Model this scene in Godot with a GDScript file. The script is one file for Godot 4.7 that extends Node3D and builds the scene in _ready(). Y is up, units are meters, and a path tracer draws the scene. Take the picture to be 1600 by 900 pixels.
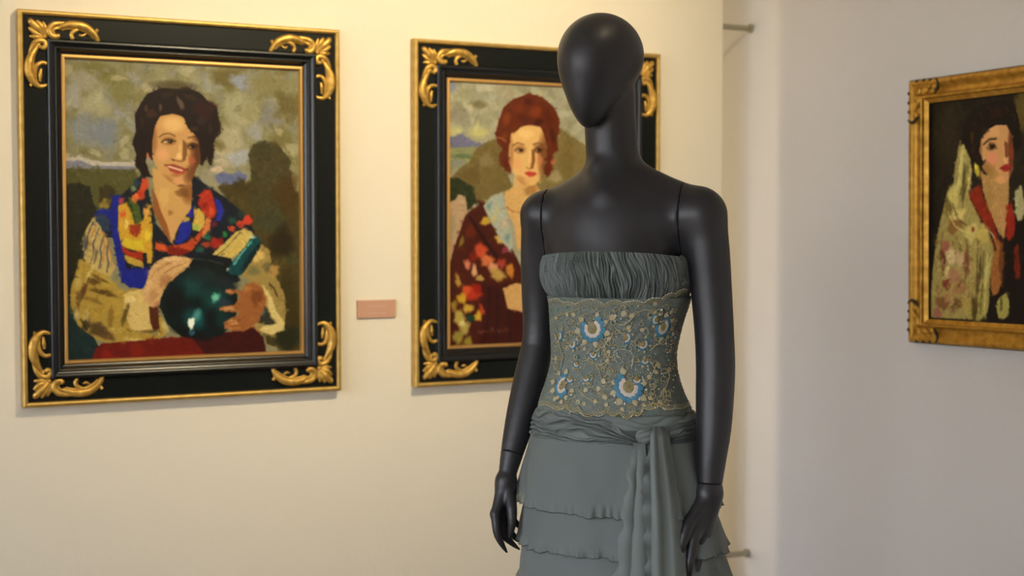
extends Node3D
# A museum room: three framed oil portraits, a black mannequin in an evening dress.
# World axes follow the walls: x along the partition, z out of it, the right wall is the plane x = 0.

const F := 2324.0            # focal length in pixels of a 1600 x 900 frame
const PITCH := 0.04206       # the camera looks down by this
const YAW := -0.4918         # and turns right by this
const EYE := Vector3(-2.939, 1.45, 3.841)
const FAR := 2.96            # distance from the camera to the mannequin
const AXIS := 965.0
const SKY_ENERGY := 16.0
const SPOT_A := 6.5
const SPOT_B := 0.5
const GLOBE := 1.1
const GAIN_A := Vector3(0.84, 0.9, 1.04)
const GAIN_B := Vector3(0.84, 0.9, 1.04)
const GAIN_C := Vector3(1.45, 1.5, 1.6)

var M := {}
var noise := FastNoiseLite.new()
var rng := RandomNumberGenerator.new()


func _ready() -> void:
	rng.seed = 7
	noise.seed = 11
	noise.frequency = 1.0
	noise.fractal_type = FastNoiseLite.FRACTAL_NONE
	# ---- camera, sky, lamps' overall level, exposure
	var cam := Camera3D.new()
	cam.name = "camera"
	cam.position = EYE
	cam.rotation = Vector3(-PITCH, YAW, 0)
	cam.fov = rad_to_deg(2.0 * atan(450.0 / F))
	cam.near = 0.05
	cam.far = 60.0
	var lens := CameraAttributesPhysical.new()
	lens.frustum_focal_length = 52.0
	lens.frustum_focus_distance = 2.9
	lens.exposure_aperture = 3.6
	cam.attributes = lens
	add_child(cam)
	cam.current = true
	cam.fov = rad_to_deg(2.0 * atan(450.0 / F))
	var env := Environment.new()
	var sky := Sky.new()
	var sm := ProceduralSkyMaterial.new()
	sm.sky_top_color = Color(0.80, 0.84, 0.93)
	sm.sky_horizon_color = Color(0.93, 0.93, 0.94)
	sm.ground_horizon_color = Color(0.70, 0.69, 0.67)
	sm.ground_bottom_color = Color(0.5, 0.49, 0.47)
	sky.sky_material = sm
	env.background_mode = Environment.BG_SKY
	env.sky = sky
	env.background_energy_multiplier = SKY_ENERGY
	env.tonemap_mode = Environment.TONE_MAPPER_LINEAR
	env.tonemap_exposure = 1.05
	env.sdfgi_enabled = true
	env.ssao_enabled = true
	env.ssil_enabled = true
	var we := WorldEnvironment.new()
	we.name = "surroundings"
	we.environment = env
	add_child(we)
	make_materials()
	make_room()
	make_lamps()
	make_left_paintings()
	make_right_painting()
	make_small_things()
	make_mannequin()
	make_dress()


# ---------------------------------------------------------------- places

func look(px: float, py: float) -> Vector3:
	var cy := -(py - 450.0) / F
	return Vector3((px - 800.0) / F, cy * cos(PITCH) - sin(PITCH), -(cos(PITCH) + cy * sin(PITCH)))

func on_partition(px: float, py: float, z := 0.0) -> Vector3:
	var d := Basis(Vector3.UP, YAW) * look(px, py)
	return EYE + d * ((z - EYE.z) / d.z)

func on_right_wall(px: float, py: float, x := 0.0) -> Vector3:
	var d := Basis(Vector3.UP, YAW) * look(px, py)
	return EYE + d * ((x - EYE.x) / d.x)

# a point of the mannequin, in its own axes (x to its left side, y up from the floor, z towards the room's front), dz metres in front of its axis
func at(px: float, py: float, dz := 0.0) -> Vector3:
	var d := look(px, py)
	var s := (FAR - dz) / -d.z
	return Vector3(d.x * s - (AXIS - 800.0) / F * FAR, EYE.y + d.y * s, dz)

func back(p: Vector3) -> Vector2:
	var q := Vector3(p.x + (AXIS - 800.0) / F * FAR, p.y - EYE.y, p.z - FAR)
	var c := Basis(Vector3.RIGHT, PITCH) * q
	return Vector2(800.0 + c.x / -c.z * F, 450.0 - c.y / -c.z * F)

func mannequin_spot() -> Vector3:
	return EYE + Basis(Vector3.UP, YAW) * Vector3((AXIS - 800.0) / F * FAR, -EYE.y, -FAR)


# ---------------------------------------------------------------- naming

func tag(o: Node3D, label: String, category: String, group := "") -> Node3D:
	o.set_meta("label", label)
	o.set_meta("category", category)
	if group:
		o.set_meta("group", group)
	return o

func thing(called: String, label: String, category: String, where := Vector3.ZERO, turn := 0.0, group := "") -> Node3D:
	var o := Node3D.new()
	o.name = called
	add_child(o, true)
	o.position = where
	o.rotation.y = turn
	tag(o, label, category, group)
	return o

func part(called: String, mesh: Mesh, m: Material, parent: Node3D, label := "") -> MeshInstance3D:
	var o := MeshInstance3D.new()
	o.name = called
	o.mesh = mesh
	o.material_override = m
	o.cast_shadow = GeometryInstance3D.SHADOW_CASTING_SETTING_ON
	parent.add_child(o, true)
	if label:
		o.set_meta("label", label)
	return o

func struct(called: String, mesh: Mesh, m: Material, label := "") -> MeshInstance3D:
	var o := part(called, mesh, m, self, label)
	o.set_meta("kind", "structure")
	return o


# ---------------------------------------------------------------- shapes

class Soup:
	var v := PackedVector3Array()
	var n := PackedVector3Array()
	var uv := PackedVector2Array()
	var idx := PackedInt32Array()

	func tri(a: int, b: int, c: int) -> void:
		var g := (v[b] - v[a]).cross(v[c] - v[a])
		if g.dot(n[a] + n[b] + n[c]) > 0.0:
			idx.append(a); idx.append(c); idx.append(b)
		else:
			idx.append(a); idx.append(b); idx.append(c)

	# rows x cols points; wrap closes the columns; sign turns the normals
	func grid(p: PackedVector3Array, rows: int, cols: int, wrap := false, sign := 1.0, uvs := PackedVector2Array()) -> void:
		var base := v.size()
		for i in rows:
			var i0 := maxi(i - 1, 0)
			var i1 := mini(i + 1, rows - 1)
			for j in cols:
				var j0 := (j - 1 + cols) % cols if wrap else maxi(j - 1, 0)
				var j1 := (j + 1) % cols if wrap else mini(j + 1, cols - 1)
				var du := p[i * cols + j1] - p[i * cols + j0]
				var dv := p[i1 * cols + j] - p[i0 * cols + j]
				var m := du.cross(dv) * sign
				if m.length_squared() < 1e-20:
					var k := i + (1 if i == 0 else -1)
					var e0 := p[k * cols + j1] - p[k * cols + j0]
					m = e0.cross(dv) * sign
				v.append(p[i * cols + j])
				n.append(m.normalized() if m.length_squared() > 1e-24 else Vector3.UP)
				uv.append(uvs[i * cols + j] if uvs.size() else Vector2(float(j) / maxf(cols - 1, 1), float(i) / maxf(rows - 1, 1)))
		for i in rows - 1:
			for j in cols if wrap else cols - 1:
				var a := base + i * cols + j
				var b := base + i * cols + (j + 1) % cols
				tri(a, b, b + cols)
				tri(a, b + cols, a + cols)

	func quad(a: Vector3, b: Vector3, c: Vector3, d: Vector3, normal: Vector3) -> void:
		var base := v.size()
		for q in [a, b, c, d]:
			v.append(q)
			n.append(normal)
		uv.append(Vector2(0, 0)); uv.append(Vector2(1, 0)); uv.append(Vector2(1, 1)); uv.append(Vector2(0, 1))
		tri(base, base + 1, base + 2)
		tri(base, base + 2, base + 3)

	# a box with chamfered edges
	func box(c: Vector3, size: Vector3, ch := 0.0, basis := Basis()) -> void:
		var h := size / 2.0
		ch = minf(ch, minf(h.x, minf(h.y, h.z)) * 0.9)
		for axis in 3:
			for s in [-1.0, 1.0]:
				var nn := Vector3.ZERO
				nn[axis] = s
				var u := Vector3.ZERO
				var w := Vector3.ZERO
				u[(axis + 1) % 3] = h[(axis + 1) % 3] - ch
				w[(axis + 2) % 3] = h[(axis + 2) % 3] - ch
				var o := nn * h[axis]
				quad(c + basis * (o - u - w), c + basis * (o + u - w), c + basis * (o + u + w), c + basis * (o - u + w), basis * nn)
		if ch <= 0.0:
			return
		for axis in 3:
			var b := (axis + 1) % 3
			var d := (axis + 2) % 3
			for s in [-1.0, 1.0]:
				for t in [-1.0, 1.0]:
					var e := Vector3.ZERO
					e[axis] = h[axis] - ch
					var p := Vector3.ZERO
					p[b] = s * h[b]
					p[d] = t * (h[d] - ch)
					var q := Vector3.ZERO
					q[b] = s * (h[b] - ch)
					q[d] = t * h[d]
					var nn := Vector3.ZERO
					nn[b] = s
					nn[d] = t
					quad(c + basis * (p - e), c + basis * (p + e), c + basis * (q + e), c + basis * (q - e), (basis * nn).normalized())

	# a tube along a path; up given: the section is flat (rx across, rx * flat along up)
	func tube(path: PackedVector3Array, radii: PackedFloat32Array, sides := 8, flat := 1.0, up := Vector3.ZERO) -> void:
		var rows := path.size()
		var p := PackedVector3Array()
		var side := Vector3.ZERO
		for i in rows:
			var t := (path[mini(i + 1, rows - 1)] - path[maxi(i - 1, 0)]).normalized()
			var w := up
			if up == Vector3.ZERO:
				if i == 0:
					side = t.cross(Vector3.UP if absf(t.y) < 0.9 else Vector3.RIGHT).normalized()
				else:
					side = (side - t * side.dot(t)).normalized()
				w = side.cross(t).normalized()
			else:
				side = t.cross(up).normalized()
				w = up
			for j in sides:
				var a := TAU * j / sides
				p.append(path[i] + side * radii[i] * cos(a) + w * radii[i] * flat * sin(a))
		var before := v.size()
		grid(p, rows, sides, true, 1.0)
		# outward normals
		for k in range(before, v.size()):
			var i := (k - before) / sides
			if n[k].dot(v[k] - path[i]) < 0.0:
				n[k] = -n[k]
		for q in range(0, idx.size(), 3):
			if idx[q] >= before:
				var g := (v[idx[q + 1]] - v[idx[q]]).cross(v[idx[q + 2]] - v[idx[q]])
				if g.dot(n[idx[q]] + n[idx[q + 1]] + n[idx[q + 2]]) > 0.0:
					var z := idx[q + 1]
					idx[q + 1] = idx[q + 2]
					idx[q + 2] = z
		for end in [0, rows - 1]:
			if radii[end] > 1e-5:
				var c := v.size()
				var t := (path[end] - path[1 if end == 0 else rows - 2]).normalized()
				v.append(path[end]); n.append(t); uv.append(Vector2.ZERO)
				for j in sides:
					v.append(p[end * sides + j]); n.append(t); uv.append(Vector2.ZERO)
				for j in sides:
					tri(c, c + 1 + j, c + 1 + (j + 1) % sides)

	func ball(c: Vector3, r: Vector3, basis := Basis(), rows := 8, cols := 12) -> void:
		var base := v.size()
		for i in rows + 1:
			var f := PI * i / rows
			for j in cols:
				var a := TAU * j / cols
				var d := Vector3(sin(f) * cos(a), cos(f), sin(f) * sin(a))
				v.append(c + basis * (d * r))
				n.append((basis * (d / r)).normalized())
				uv.append(Vector2(float(j) / cols, float(i) / rows))
		for i in rows:
			for j in cols:
				var a := base + i * cols + j
				var b := base + i * cols + (j + 1) % cols
				if i > 0:
					tri(a, b, b + cols)
				if i < rows - 1:
					tri(a, b + cols, a + cols)

	# a lathed profile (radius, height) about y
	func lathe(profile: Array, c: Vector3, basis := Basis(), cols := 24) -> void:
		for s in profile.size() - 1:
			var a: Vector2 = profile[s]
			var b: Vector2 = profile[s + 1]
			var base := v.size()
			var d := b - a
			var nn := Vector2(d.y, -d.x).normalized()
			for q in [a, b]:
				for j in cols + 1:
					var w := TAU * j / cols
					v.append(c + basis * Vector3(q.x * cos(w), q.y, q.x * sin(w)))
					n.append(basis * Vector3(nn.x * cos(w), nn.y, nn.x * sin(w)))
					uv.append(Vector2(float(j) / cols, 0))
			for j in cols:
				tri(base + j, base + j + 1, base + j + 2 + cols)
				tri(base + j, base + j + 2 + cols, base + j + 1 + cols)

	func mesh() -> ArrayMesh:
		var arr := []
		arr.resize(Mesh.ARRAY_MAX)
		arr[Mesh.ARRAY_VERTEX] = v
		arr[Mesh.ARRAY_NORMAL] = n
		arr[Mesh.ARRAY_TEX_UV] = uv
		arr[Mesh.ARRAY_INDEX] = idx
		var m := ArrayMesh.new()
		m.add_surface_from_arrays(Mesh.PRIMITIVE_TRIANGLES, arr)
		return m

func box_mesh(c: Vector3, size: Vector3, ch := 0.0, basis := Basis()) -> ArrayMesh:
	var s := Soup.new()
	s.box(c, size, ch, basis)
	return s.mesh()

# a smooth curve through points (x, y) at x
func through(table: Array, x: float, col := 1) -> float:
	var last := table.size() - 1
	if x <= table[0][0]:
		return table[0][col]
	if x >= table[last][0]:
		return table[last][col]
	var i := 0
	while x > table[i + 1][0]:
		i += 1
	var x0: float = table[i][0]
	var x1: float = table[i + 1][0]
	var y0: float = table[i][col]
	var y1: float = table[i + 1][col]
	var m0: float = (y1 - y0) / (x1 - x0)
	var m1 := m0
	if i > 0:
		m0 = (y1 - float(table[i - 1][col])) / (x1 - float(table[i - 1][0]))
	if i + 2 <= last:
		m1 = (float(table[i + 2][col]) - y0) / (float(table[i + 2][0]) - x0)
	var h := x1 - x0
	var t := (x - x0) / h
	return (2 * t * t * t - 3 * t * t + 1) * y0 + (t * t * t - 2 * t * t + t) * h * m0 + (-2 * t * t * t + 3 * t * t) * y1 + (t * t * t - t * t) * h * m1

# points of a smooth path, k steps between neighbours
func smooth(pts: Array, k := 6) -> PackedVector3Array:
	var out := PackedVector3Array()
	for i in pts.size() - 1:
		var p0: Vector3 = pts[maxi(i - 1, 0)]
		var p1: Vector3 = pts[i]
		var p2: Vector3 = pts[i + 1]
		var p3: Vector3 = pts[mini(i + 2, pts.size() - 1)]
		for s in k:
			var t := float(s) / k
			out.append(0.5 * ((2.0 * p1) + (p2 - p0) * t + (2.0 * p0 - 5.0 * p1 + 4.0 * p2 - p3) * t * t + (3.0 * p1 - p0 - 3.0 * p2 + p3) * t * t * t))
	out.append(pts[pts.size() - 1])
	return out


# ---------------------------------------------------------------- materials and the room

func mat(c: Color, rough := 0.6, metal := 0.0) -> StandardMaterial3D:
	var m := StandardMaterial3D.new()
	m.albedo_color = c
	m.roughness = rough
	m.metallic = metal
	return m

func noise_tex(freq: float, lo: Color, hi: Color, seed_ := 1, size := 256, octaves := 4) -> NoiseTexture2D:
	var f := FastNoiseLite.new()
	f.seed = seed_
	f.frequency = freq
	f.fractal_octaves = octaves
	var t := NoiseTexture2D.new()
	t.noise = f
	t.width = size
	t.height = size
	t.seamless = true
	var g := Gradient.new()
	g.set_color(0, lo)
	g.set_color(1, hi)
	t.color_ramp = g
	return t

func bumped(m: StandardMaterial3D, tex: Texture2D, cm: float, scale: float, world := false) -> StandardMaterial3D:
	m.heightmap_enabled = true
	m.heightmap_texture = tex
	m.heightmap_scale = cm
	m.uv1_triplanar = true
	m.uv1_world_triplanar = world
	m.uv1_scale = Vector3.ONE * scale
	return m

func make_materials() -> void:
	var grain := noise_tex(0.05, Color.BLACK, Color.WHITE, 3)
	M.wall = bumped(mat(Color8(230, 221, 200), 0.85), grain, 0.05, 2.5, true)
	M.wall_side = bumped(mat(Color8(222, 218, 214), 0.85), grain, 0.05, 2.5, true)
	M.ceiling = mat(Color8(225, 222, 216), 0.9)
	M.floor = bumped(mat(Color8(122, 104, 86), 0.45), grain, 0.02, 1.0, true)
	M.trim = mat(Color8(230, 228, 222), 0.5)
	M.glass = mat(Color(0.95, 0.98, 1.0, 0.06), 0.02)
	M.glass.transparency = BaseMaterial3D.TRANSPARENCY_ALPHA
	var worn := noise_tex(0.03, Color8(168, 126, 50), Color8(232, 190, 98), 5)
	M.gilt = mat(Color.WHITE, 0.42, 0.6)
	M.gilt.albedo_texture = worn
	M.gilt.uv1_triplanar = true
	M.gilt.uv1_scale = Vector3.ONE * 6.0
	M.gilt_edge = mat(Color.WHITE, 0.42, 0.65)
	M.gilt_edge.albedo_texture = noise_tex(0.02, Color8(176, 142, 72), Color8(208, 174, 98), 9)
	M.gilt_edge.uv1_triplanar = true
	M.gilt_edge.uv1_scale = Vector3.ONE * 5.0
	M.slip = mat(Color8(206, 160, 92), 0.45, 0.7)
	M.swept = mat(Color.WHITE, 0.45, 0.75)
	M.swept.albedo_texture = noise_tex(0.025, Color8(150, 106, 34), Color8(220, 172, 76), 15)
	M.swept.uv1_triplanar = true
	M.swept.uv1_scale = Vector3.ONE * 5.0
	M.dark_gold = mat(Color8(44, 36, 18), 0.6, 0.2)
	M.ebony = mat(Color8(15, 19, 18), 0.42)
	M.ebony.metallic_specular = 0.3
	M.ebony_gloss = mat(Color8(15, 18, 20), 0.27)
	M.back = mat(Color8(60, 48, 34), 0.9)
	M.steel = mat(Color8(164, 158, 138), 0.45, 0.6)
	M.lamp_body = mat(Color8(36, 36, 38), 0.5, 0.3)
	M.column = mat(Color8(240, 232, 214), 0.7)
	M.column.emission_enabled = true
	M.column.emission = Color8(255, 226, 180)
	M.column.emission_energy_multiplier = 0.4
	M.glow = mat(Color8(255, 240, 210), 0.5)
	M.glow.emission_enabled = true
	M.glow.emission = Color8(255, 214, 150)
	M.glow.emission_energy_multiplier = 3.0

func wall_with_holes(x0: float, x1: float, y1: float, holes: Array, thick: float, to_world: Callable) -> ArrayMesh:
	# a slab of wall from x0 to x1 along its length, holes as (from, to, sill, head), cut into boxes
	var s := Soup.new()
	var cuts := [x0]
	for h in holes:
		cuts.append(h[0]); cuts.append(h[1])
	cuts.append(x1)
	for i in cuts.size() - 1:
		var a: float = cuts[i]
		var b: float = cuts[i + 1]
		if i % 2 == 0:
			to_world.call(s, a, b, 0.0, y1, thick)
		else:
			var h: Array = holes[(i - 1) / 2]
			to_world.call(s, a, b, 0.0, h[2], thick)
			to_world.call(s, a, b, h[3], y1, thick)
	return s.mesh()

func make_room() -> void:
	var high := 3.4
	struct("floor", box_mesh(Vector3(-3.25, -0.1, 2.6), Vector3(7.1, 0.2, 9.4)), M.floor)
	struct("ceiling", box_mesh(Vector3(-3.25, high + 0.1, 2.6), Vector3(7.1, 0.2, 9.4)), M.ceiling)
	struct("wall_right", box_mesh(Vector3(0.1, high / 2, 2.6), Vector3(0.2, high, 9.4)), M.wall_side)
	struct("wall_back", box_mesh(Vector3(-3.25, high / 2, -1.95), Vector3(6.5, high, 0.2)), M.wall)
	struct("wall_front", box_mesh(Vector3(-3.25, high / 2, 7.15), Vector3(6.5, high, 0.2)), M.wall)
	var holes := [[0.9, 2.5, 0.8, 2.75], [3.1, 4.7, 0.8, 2.75], [5.1, 6.5, 0.8, 2.75]]
	var put := func(s: Soup, a: float, b: float, lo: float, hi: float, thick: float):
		s.box(Vector3(-6.6, (lo + hi) / 2, (a + b) / 2), Vector3(thick, hi - lo, b - a))
	struct("wall_left", wall_with_holes(-1.85, 7.05, high, holes, 0.2, put), M.wall)
	var k := 0
	for h in holes:
		k += 1
		var w := Node3D.new()
		w.name = "window_%d" % k
		add_child(w)
		w.set_meta("kind", "structure")
		var s := Soup.new()
		var zc: float = (h[0] + h[1]) / 2
		var yc: float = (h[2] + h[3]) / 2
		var ww: float = h[1] - h[0]
		var hh: float = h[3] - h[2]
		for e in [-1, 1]:
			s.box(Vector3(-6.6, yc, zc + e * (ww / 2 - 0.03)), Vector3(0.08, hh, 0.06), 0.006)
			s.box(Vector3(-6.6, yc + e * (hh / 2 - 0.03), zc), Vector3(0.08, 0.06, ww - 0.12), 0.006)
		s.box(Vector3(-6.6, yc, zc), Vector3(0.06, hh - 0.12, 0.05), 0.006)
		part("window_frame", s.mesh(), M.trim, w)
		for e in [-1, 1]:
			part("pane", box_mesh(Vector3(-6.6, yc, zc + e * ww / 4), Vector3(0.006, hh - 0.12, ww / 2 - 0.09)), M.glass, w)
	# the free-standing partition that carries the two portraits
	struct("wall_partition", box_mesh(Vector3(-3.0, high / 2, -0.025), Vector3(5.746, high, 0.05), 0.002), M.wall)
	struct("baseboard_partition", box_mesh(Vector3(-3.0, 0.05, 0.007), Vector3(5.74, 0.1, 0.014), 0.003), M.trim)
	struct("baseboard_right", box_mesh(Vector3(-0.007, 0.05, 2.6), Vector3(0.014, 0.1, 8.8), 0.003), M.trim)

func spot_head(where: Vector3, target: Vector3, energy: float, angle: float, color: Color, label: String) -> void:
	var t := thing("track_spotlight", label, "spotlight", Vector3(where.x, 3.355, where.z), 0.0, "")
	var local := where - t.position
	var dir := (target - where).normalized()
	var b := Basis.looking_at(dir)
	var turned := b * Basis(Vector3.RIGHT, -PI / 2)   # local y runs along the beam
	var s := Soup.new()
	s.lathe([Vector2(0.0, -0.14), Vector2(0.036, -0.135), Vector2(0.04, -0.12), Vector2(0.04, 0.0), Vector2(0.036, 0.0), Vector2(0.034, -0.02)], local, turned)
	part("lamp_can", s.mesh(), M.lamp_body, t)
	var g := Soup.new()
	g.lathe([Vector2(0.034, -0.022), Vector2(0.0, -0.018)], local, turned)
	part("lamp_lens", g.mesh(), M.glow, t)
	var st := Soup.new()
	st.tube(PackedVector3Array([Vector3.ZERO, local + turned * Vector3(0, -0.13, 0)]), PackedFloat32Array([0.008, 0.008]), 10)
	part("lamp_stem", st.mesh(), M.lamp_body, t)
	var l := SpotLight3D.new()
	l.name = "lamp_beam"
	l.light_color = color
	l.light_energy = energy
	l.spot_angle = angle
	l.spot_angle_attenuation = 1.0
	l.spot_range = 14.0
	l.spot_attenuation = 2.0
	l.light_size = 0.035
	l.shadow_enabled = true
	t.add_child(l)
	l.position = local + dir * 0.012
	l.basis = b

func make_lamps() -> void:
	var tr := thing("lighting_track", "black lighting track along the ceiling in front of the partition", "track", Vector3(-2.0, 3.4, 2.2))
	part("track_rail", box_mesh(Vector3(0, -0.0225, 0), Vector3(4.0, 0.045, 0.04), 0.004), M.lamp_body, tr)
	var warm := Color(1.0, 0.92, 0.75)
	spot_head(Vector3(-1.15, 3.12, 2.2), Vector3(-1.3, 2.0, 0), SPOT_A, 35.0, warm, "black track spotlight lighting the gap between both portraits")
	spot_head(Vector3(-2.2, 3.12, 2.2), Vector3(-2.3, 1.95, 0), SPOT_B, 35.0, warm, "black track spotlight aimed at the portrait with the jug")
	# a tall column lamp in the space behind the partition; its light comes through the gap beside the wall
	var spot_ := Vector3(-1.0, 0, -1.23)
	var t := thing("floor_lamp", "tall square column lamp standing behind the partition", "lamp", spot_, atan2(0.873, 1.18))
	part("base", box_mesh(Vector3(0, 0.02, 0), Vector3(0.30, 0.04, 0.30), 0.006), M.lamp_body, t)
	part("lamp_shade", box_mesh(Vector3(0, 1.29, 0), Vector3(0.18, 2.5, 0.18), 0.01), M.column, t)
	part("cap", box_mesh(Vector3(0, 2.55, 0), Vector3(0.19, 0.02, 0.19), 0.004), M.lamp_body, t)
	var l := AreaLight3D.new()
	l.name = "column_light"
	l.area_size = Vector2(0.17, 2.4)
	l.position = Vector3(0, 1.29, 0.10)
	l.rotation.y = PI
	l.light_color = Color(1.0, 0.92, 0.76)
	l.light_energy = GLOBE
	l.area_range = 12.0
	l.area_attenuation = 2.0
	l.shadow_enabled = true
	t.add_child(l)


# ---------------------------------------------------------------- oil paint on canvas

class Painter:
	var w: int
	var h: int
	var buf := PackedFloat32Array()
	var r := RandomNumberGenerator.new()
	# picture corner and scale: shapes are drawn in units of their own and fitted to the canvas
	var o: Vector2
	var ex: Vector2
	var ey: Vector2
	var exy: Vector2
	var mask := PackedByteArray()

	func _init(w_: int, h_: int, base: Color, seed_: int) -> void:
		w = w_
		h = h_
		buf.resize(w * h * 3)
		r.seed = seed_
		for i in w * h:
			buf[i * 3] = base.r
			buf[i * 3 + 1] = base.g
			buf[i * 3 + 2] = base.b

	# the four corners, in drawing units, of the canvas (top left, top right, bottom right, bottom left)
	func corners(a: Vector2, b: Vector2, c: Vector2, d: Vector2) -> void:
		o = a
		ex = b - a
		ey = d - a
		exy = c - b - d + a

	func to(p: Vector2) -> Vector2:
		var q := p - o
		var u := 0.5
		var v := 0.5
		for k in 6:
			v = (q.y - ex.y * u) / (ey.y + exy.y * u)
			u = (q.x - ey.x * v) / (ex.x + exy.x * v)
		return Vector2(u * w, v * h)

	func unit() -> float:
		return w / ex.x

	func put(x: int, y: int, c: Color, a: float) -> void:
		if x < 0 or y < 0 or x >= w or y >= h:
			return
		if mask.size() and mask[y * w + x] == 0:
			return
		var i := (y * w + x) * 3
		buf[i] += (c.r - buf[i]) * a
		buf[i + 1] += (c.g - buf[i + 1]) * a
		buf[i + 2] += (c.b - buf[i + 2]) * a

	# until let(), blobs and lines stay inside this outline
	func keep_in(pts: Array) -> void:
		mask.resize(w * h)
		mask.fill(0)
		var q := PackedVector2Array()
		for k in range(0, pts.size(), 2):
			q.append(to(Vector2(pts[k], pts[k + 1])))
		for y in h:
			var cut := []
			for k in q.size():
				var p := q[k]
				var s := q[(k + 1) % q.size()]
				if (p.y > y) != (s.y > y):
					cut.append(p.x + (y - p.y) / (s.y - p.y) * (s.x - p.x))
			cut.sort()
			for k in range(0, cut.size() - 1, 2):
				for x in range(maxi(0, int(cut[k])), mini(w, int(cut[k + 1]) + 1)):
					mask[y * w + x] = 1

	func let() -> void:
		mask = PackedByteArray()

	# soft ellipse; hard 0 is a haze, 1 an edge
	func blob(x: float, y: float, rx: float, ry: float, c: Color, a := 1.0, turn := 0.0, hard := 0.3) -> void:
		var m := to(Vector2(x, y))
		var k := unit()
		rx *= k
		ry *= k
		var reach := maxf(rx, ry) * 1.25
		var ct := cos(turn)
		var st := sin(turn)
		var f1 := r.randf() * TAU
		var f2 := r.randf() * TAU
		var rough := 0.0 if reach < 5.0 * k or hard < 0.15 else 0.22
		var masked := mask.size() > 0
		for yy in range(maxi(0, int(m.y - reach)), mini(h, int(m.y + reach) + 2)):
			for xx in range(maxi(0, int(m.x - reach)), mini(w, int(m.x + reach) + 2)):
				var dx := xx - m.x
				var dy := yy - m.y
				var u := (dx * ct + dy * st) / rx
				var v := (-dx * st + dy * ct) / ry
				var q := u * u + v * v
				if rough > 0.0:
					var an := atan2(v, u)
					q *= 1.0 + rough * (sin(3.0 * an + f1) + 0.7 * sin(5.0 * an + f2) + 0.4 * sin(8.0 * an + f1 + f2))
				if q < 1.0 and not (masked and mask[yy * w + xx] == 0):
					var e := clampf((1.0 - q) / (1.001 - hard), 0.0, 1.0) * a
					var i := (yy * w + xx) * 3
					buf[i] += (c.r - buf[i]) * e
					buf[i + 1] += (c.g - buf[i + 1]) * e
					buf[i + 2] += (c.b - buf[i + 2]) * e

	func poly(pts: Array, c: Color, a := 1.0, vary := 0.05, dabs := 30, size := 9.0) -> void:
		var q := PackedVector2Array()
		for k in range(0, pts.size(), 2):
			q.append(to(Vector2(pts[k], pts[k + 1])))
		var top := INF
		var low := -INF
		for p in q:
			top = minf(top, p.y)
			low = maxf(low, p.y)
		var spans := []
		for y in range(maxi(0, int(top)), mini(h, int(low) + 1)):
			var cut := []
			for k in q.size():
				var p := q[k]
				var s := q[(k + 1) % q.size()]
				if (p.y > y) != (s.y > y):
					cut.append(p.x + (y - p.y) / (s.y - p.y) * (s.x - p.x))
			cut.sort()
			for k in range(0, cut.size() - 1, 2):
				var x0: float = cut[k]
				var x1: float = cut[k + 1]
				spans.append(Vector3(x0, x1, y))
				for x in range(int(x0), int(x1) + 1):
					put(x, y, c, a * clampf(x1 - x, 0, 1) * clampf(x + 1 - x0, 0, 1))
		# brush marks inside the shape
		var k := unit()
		if spans.is_empty():
			return
		for i in dabs:
			var s: Vector3 = spans[r.randi() % spans.size()]
			var x := lerpf(s.x, s.y, r.randf())
			var d := r.randf_range(-vary, vary)
			var cc := Color(c.r + d * 1.1, c.g + d, c.b + d * 0.7)
			dab(Vector2(x, s.z), size * k * r.randf_range(0.5, 1.0), size * k * r.randf_range(0.2, 0.4), r.randf_range(-1.2, 1.2), cc, 0.55 * a)

	# one stroke of a bristle brush, in canvas pixels
	func dab(m: Vector2, rx: float, ry: float, turn: float, c: Color, a: float) -> void:
		var ct := cos(turn)
		var st := sin(turn)
		for yy in range(int(m.y - rx), int(m.y + rx) + 1):
			for xx in range(int(m.x - rx), int(m.x + rx) + 1):
				var dx := xx - m.x
				var dy := yy - m.y
				var u := (dx * ct + dy * st) / rx
				var v := (-dx * st + dy * ct) / ry
				var q := u * u + v * v
				if q < 1.0:
					put(xx, yy, c, a * clampf((1.0 - q) * 2.0, 0, 1))

	func line(pts: Array, width: float, c: Color, a := 1.0, end := -1.0) -> void:
		var k := unit()
		var last := pts.size() / 2 - 1
		for i in last:
			var p := to(Vector2(pts[i * 2], pts[i * 2 + 1]))
			var q := to(Vector2(pts[i * 2 + 2], pts[i * 2 + 3]))
			var n := maxi(2, int(p.distance_to(q) / maxf(0.7, width * k * 0.3)))
			for s in n:
				var t := (i + float(s) / n) / last
				var wd := width if end < 0.0 else lerpf(width, end, t)
				var rad := maxf(0.75, wd * k * 0.5)
				dab(p.lerp(q, float(s) / n), rad, rad, 0.0, c, a * 0.6)

	# a field of brush marks in a box; colours picked from a list
	func field(x0: float, y0: float, x1: float, y1: float, colors: Array, count: int, size: float, a := 0.5) -> void:
		var k := unit()
		for i in count:
			var p := to(Vector2(r.randf_range(x0, x1), r.randf_range(y0, y1)))
			var c: Color = colors[r.randi() % colors.size()]
			var d := r.randf_range(-0.03, 0.03)
			dab(p, size * k * r.randf_range(0.6, 1.2), size * k * r.randf_range(0.25, 0.6), r.randf_range(-1.3, 1.3), Color(c.r + d, c.g + d, c.b + d), a)

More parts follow.
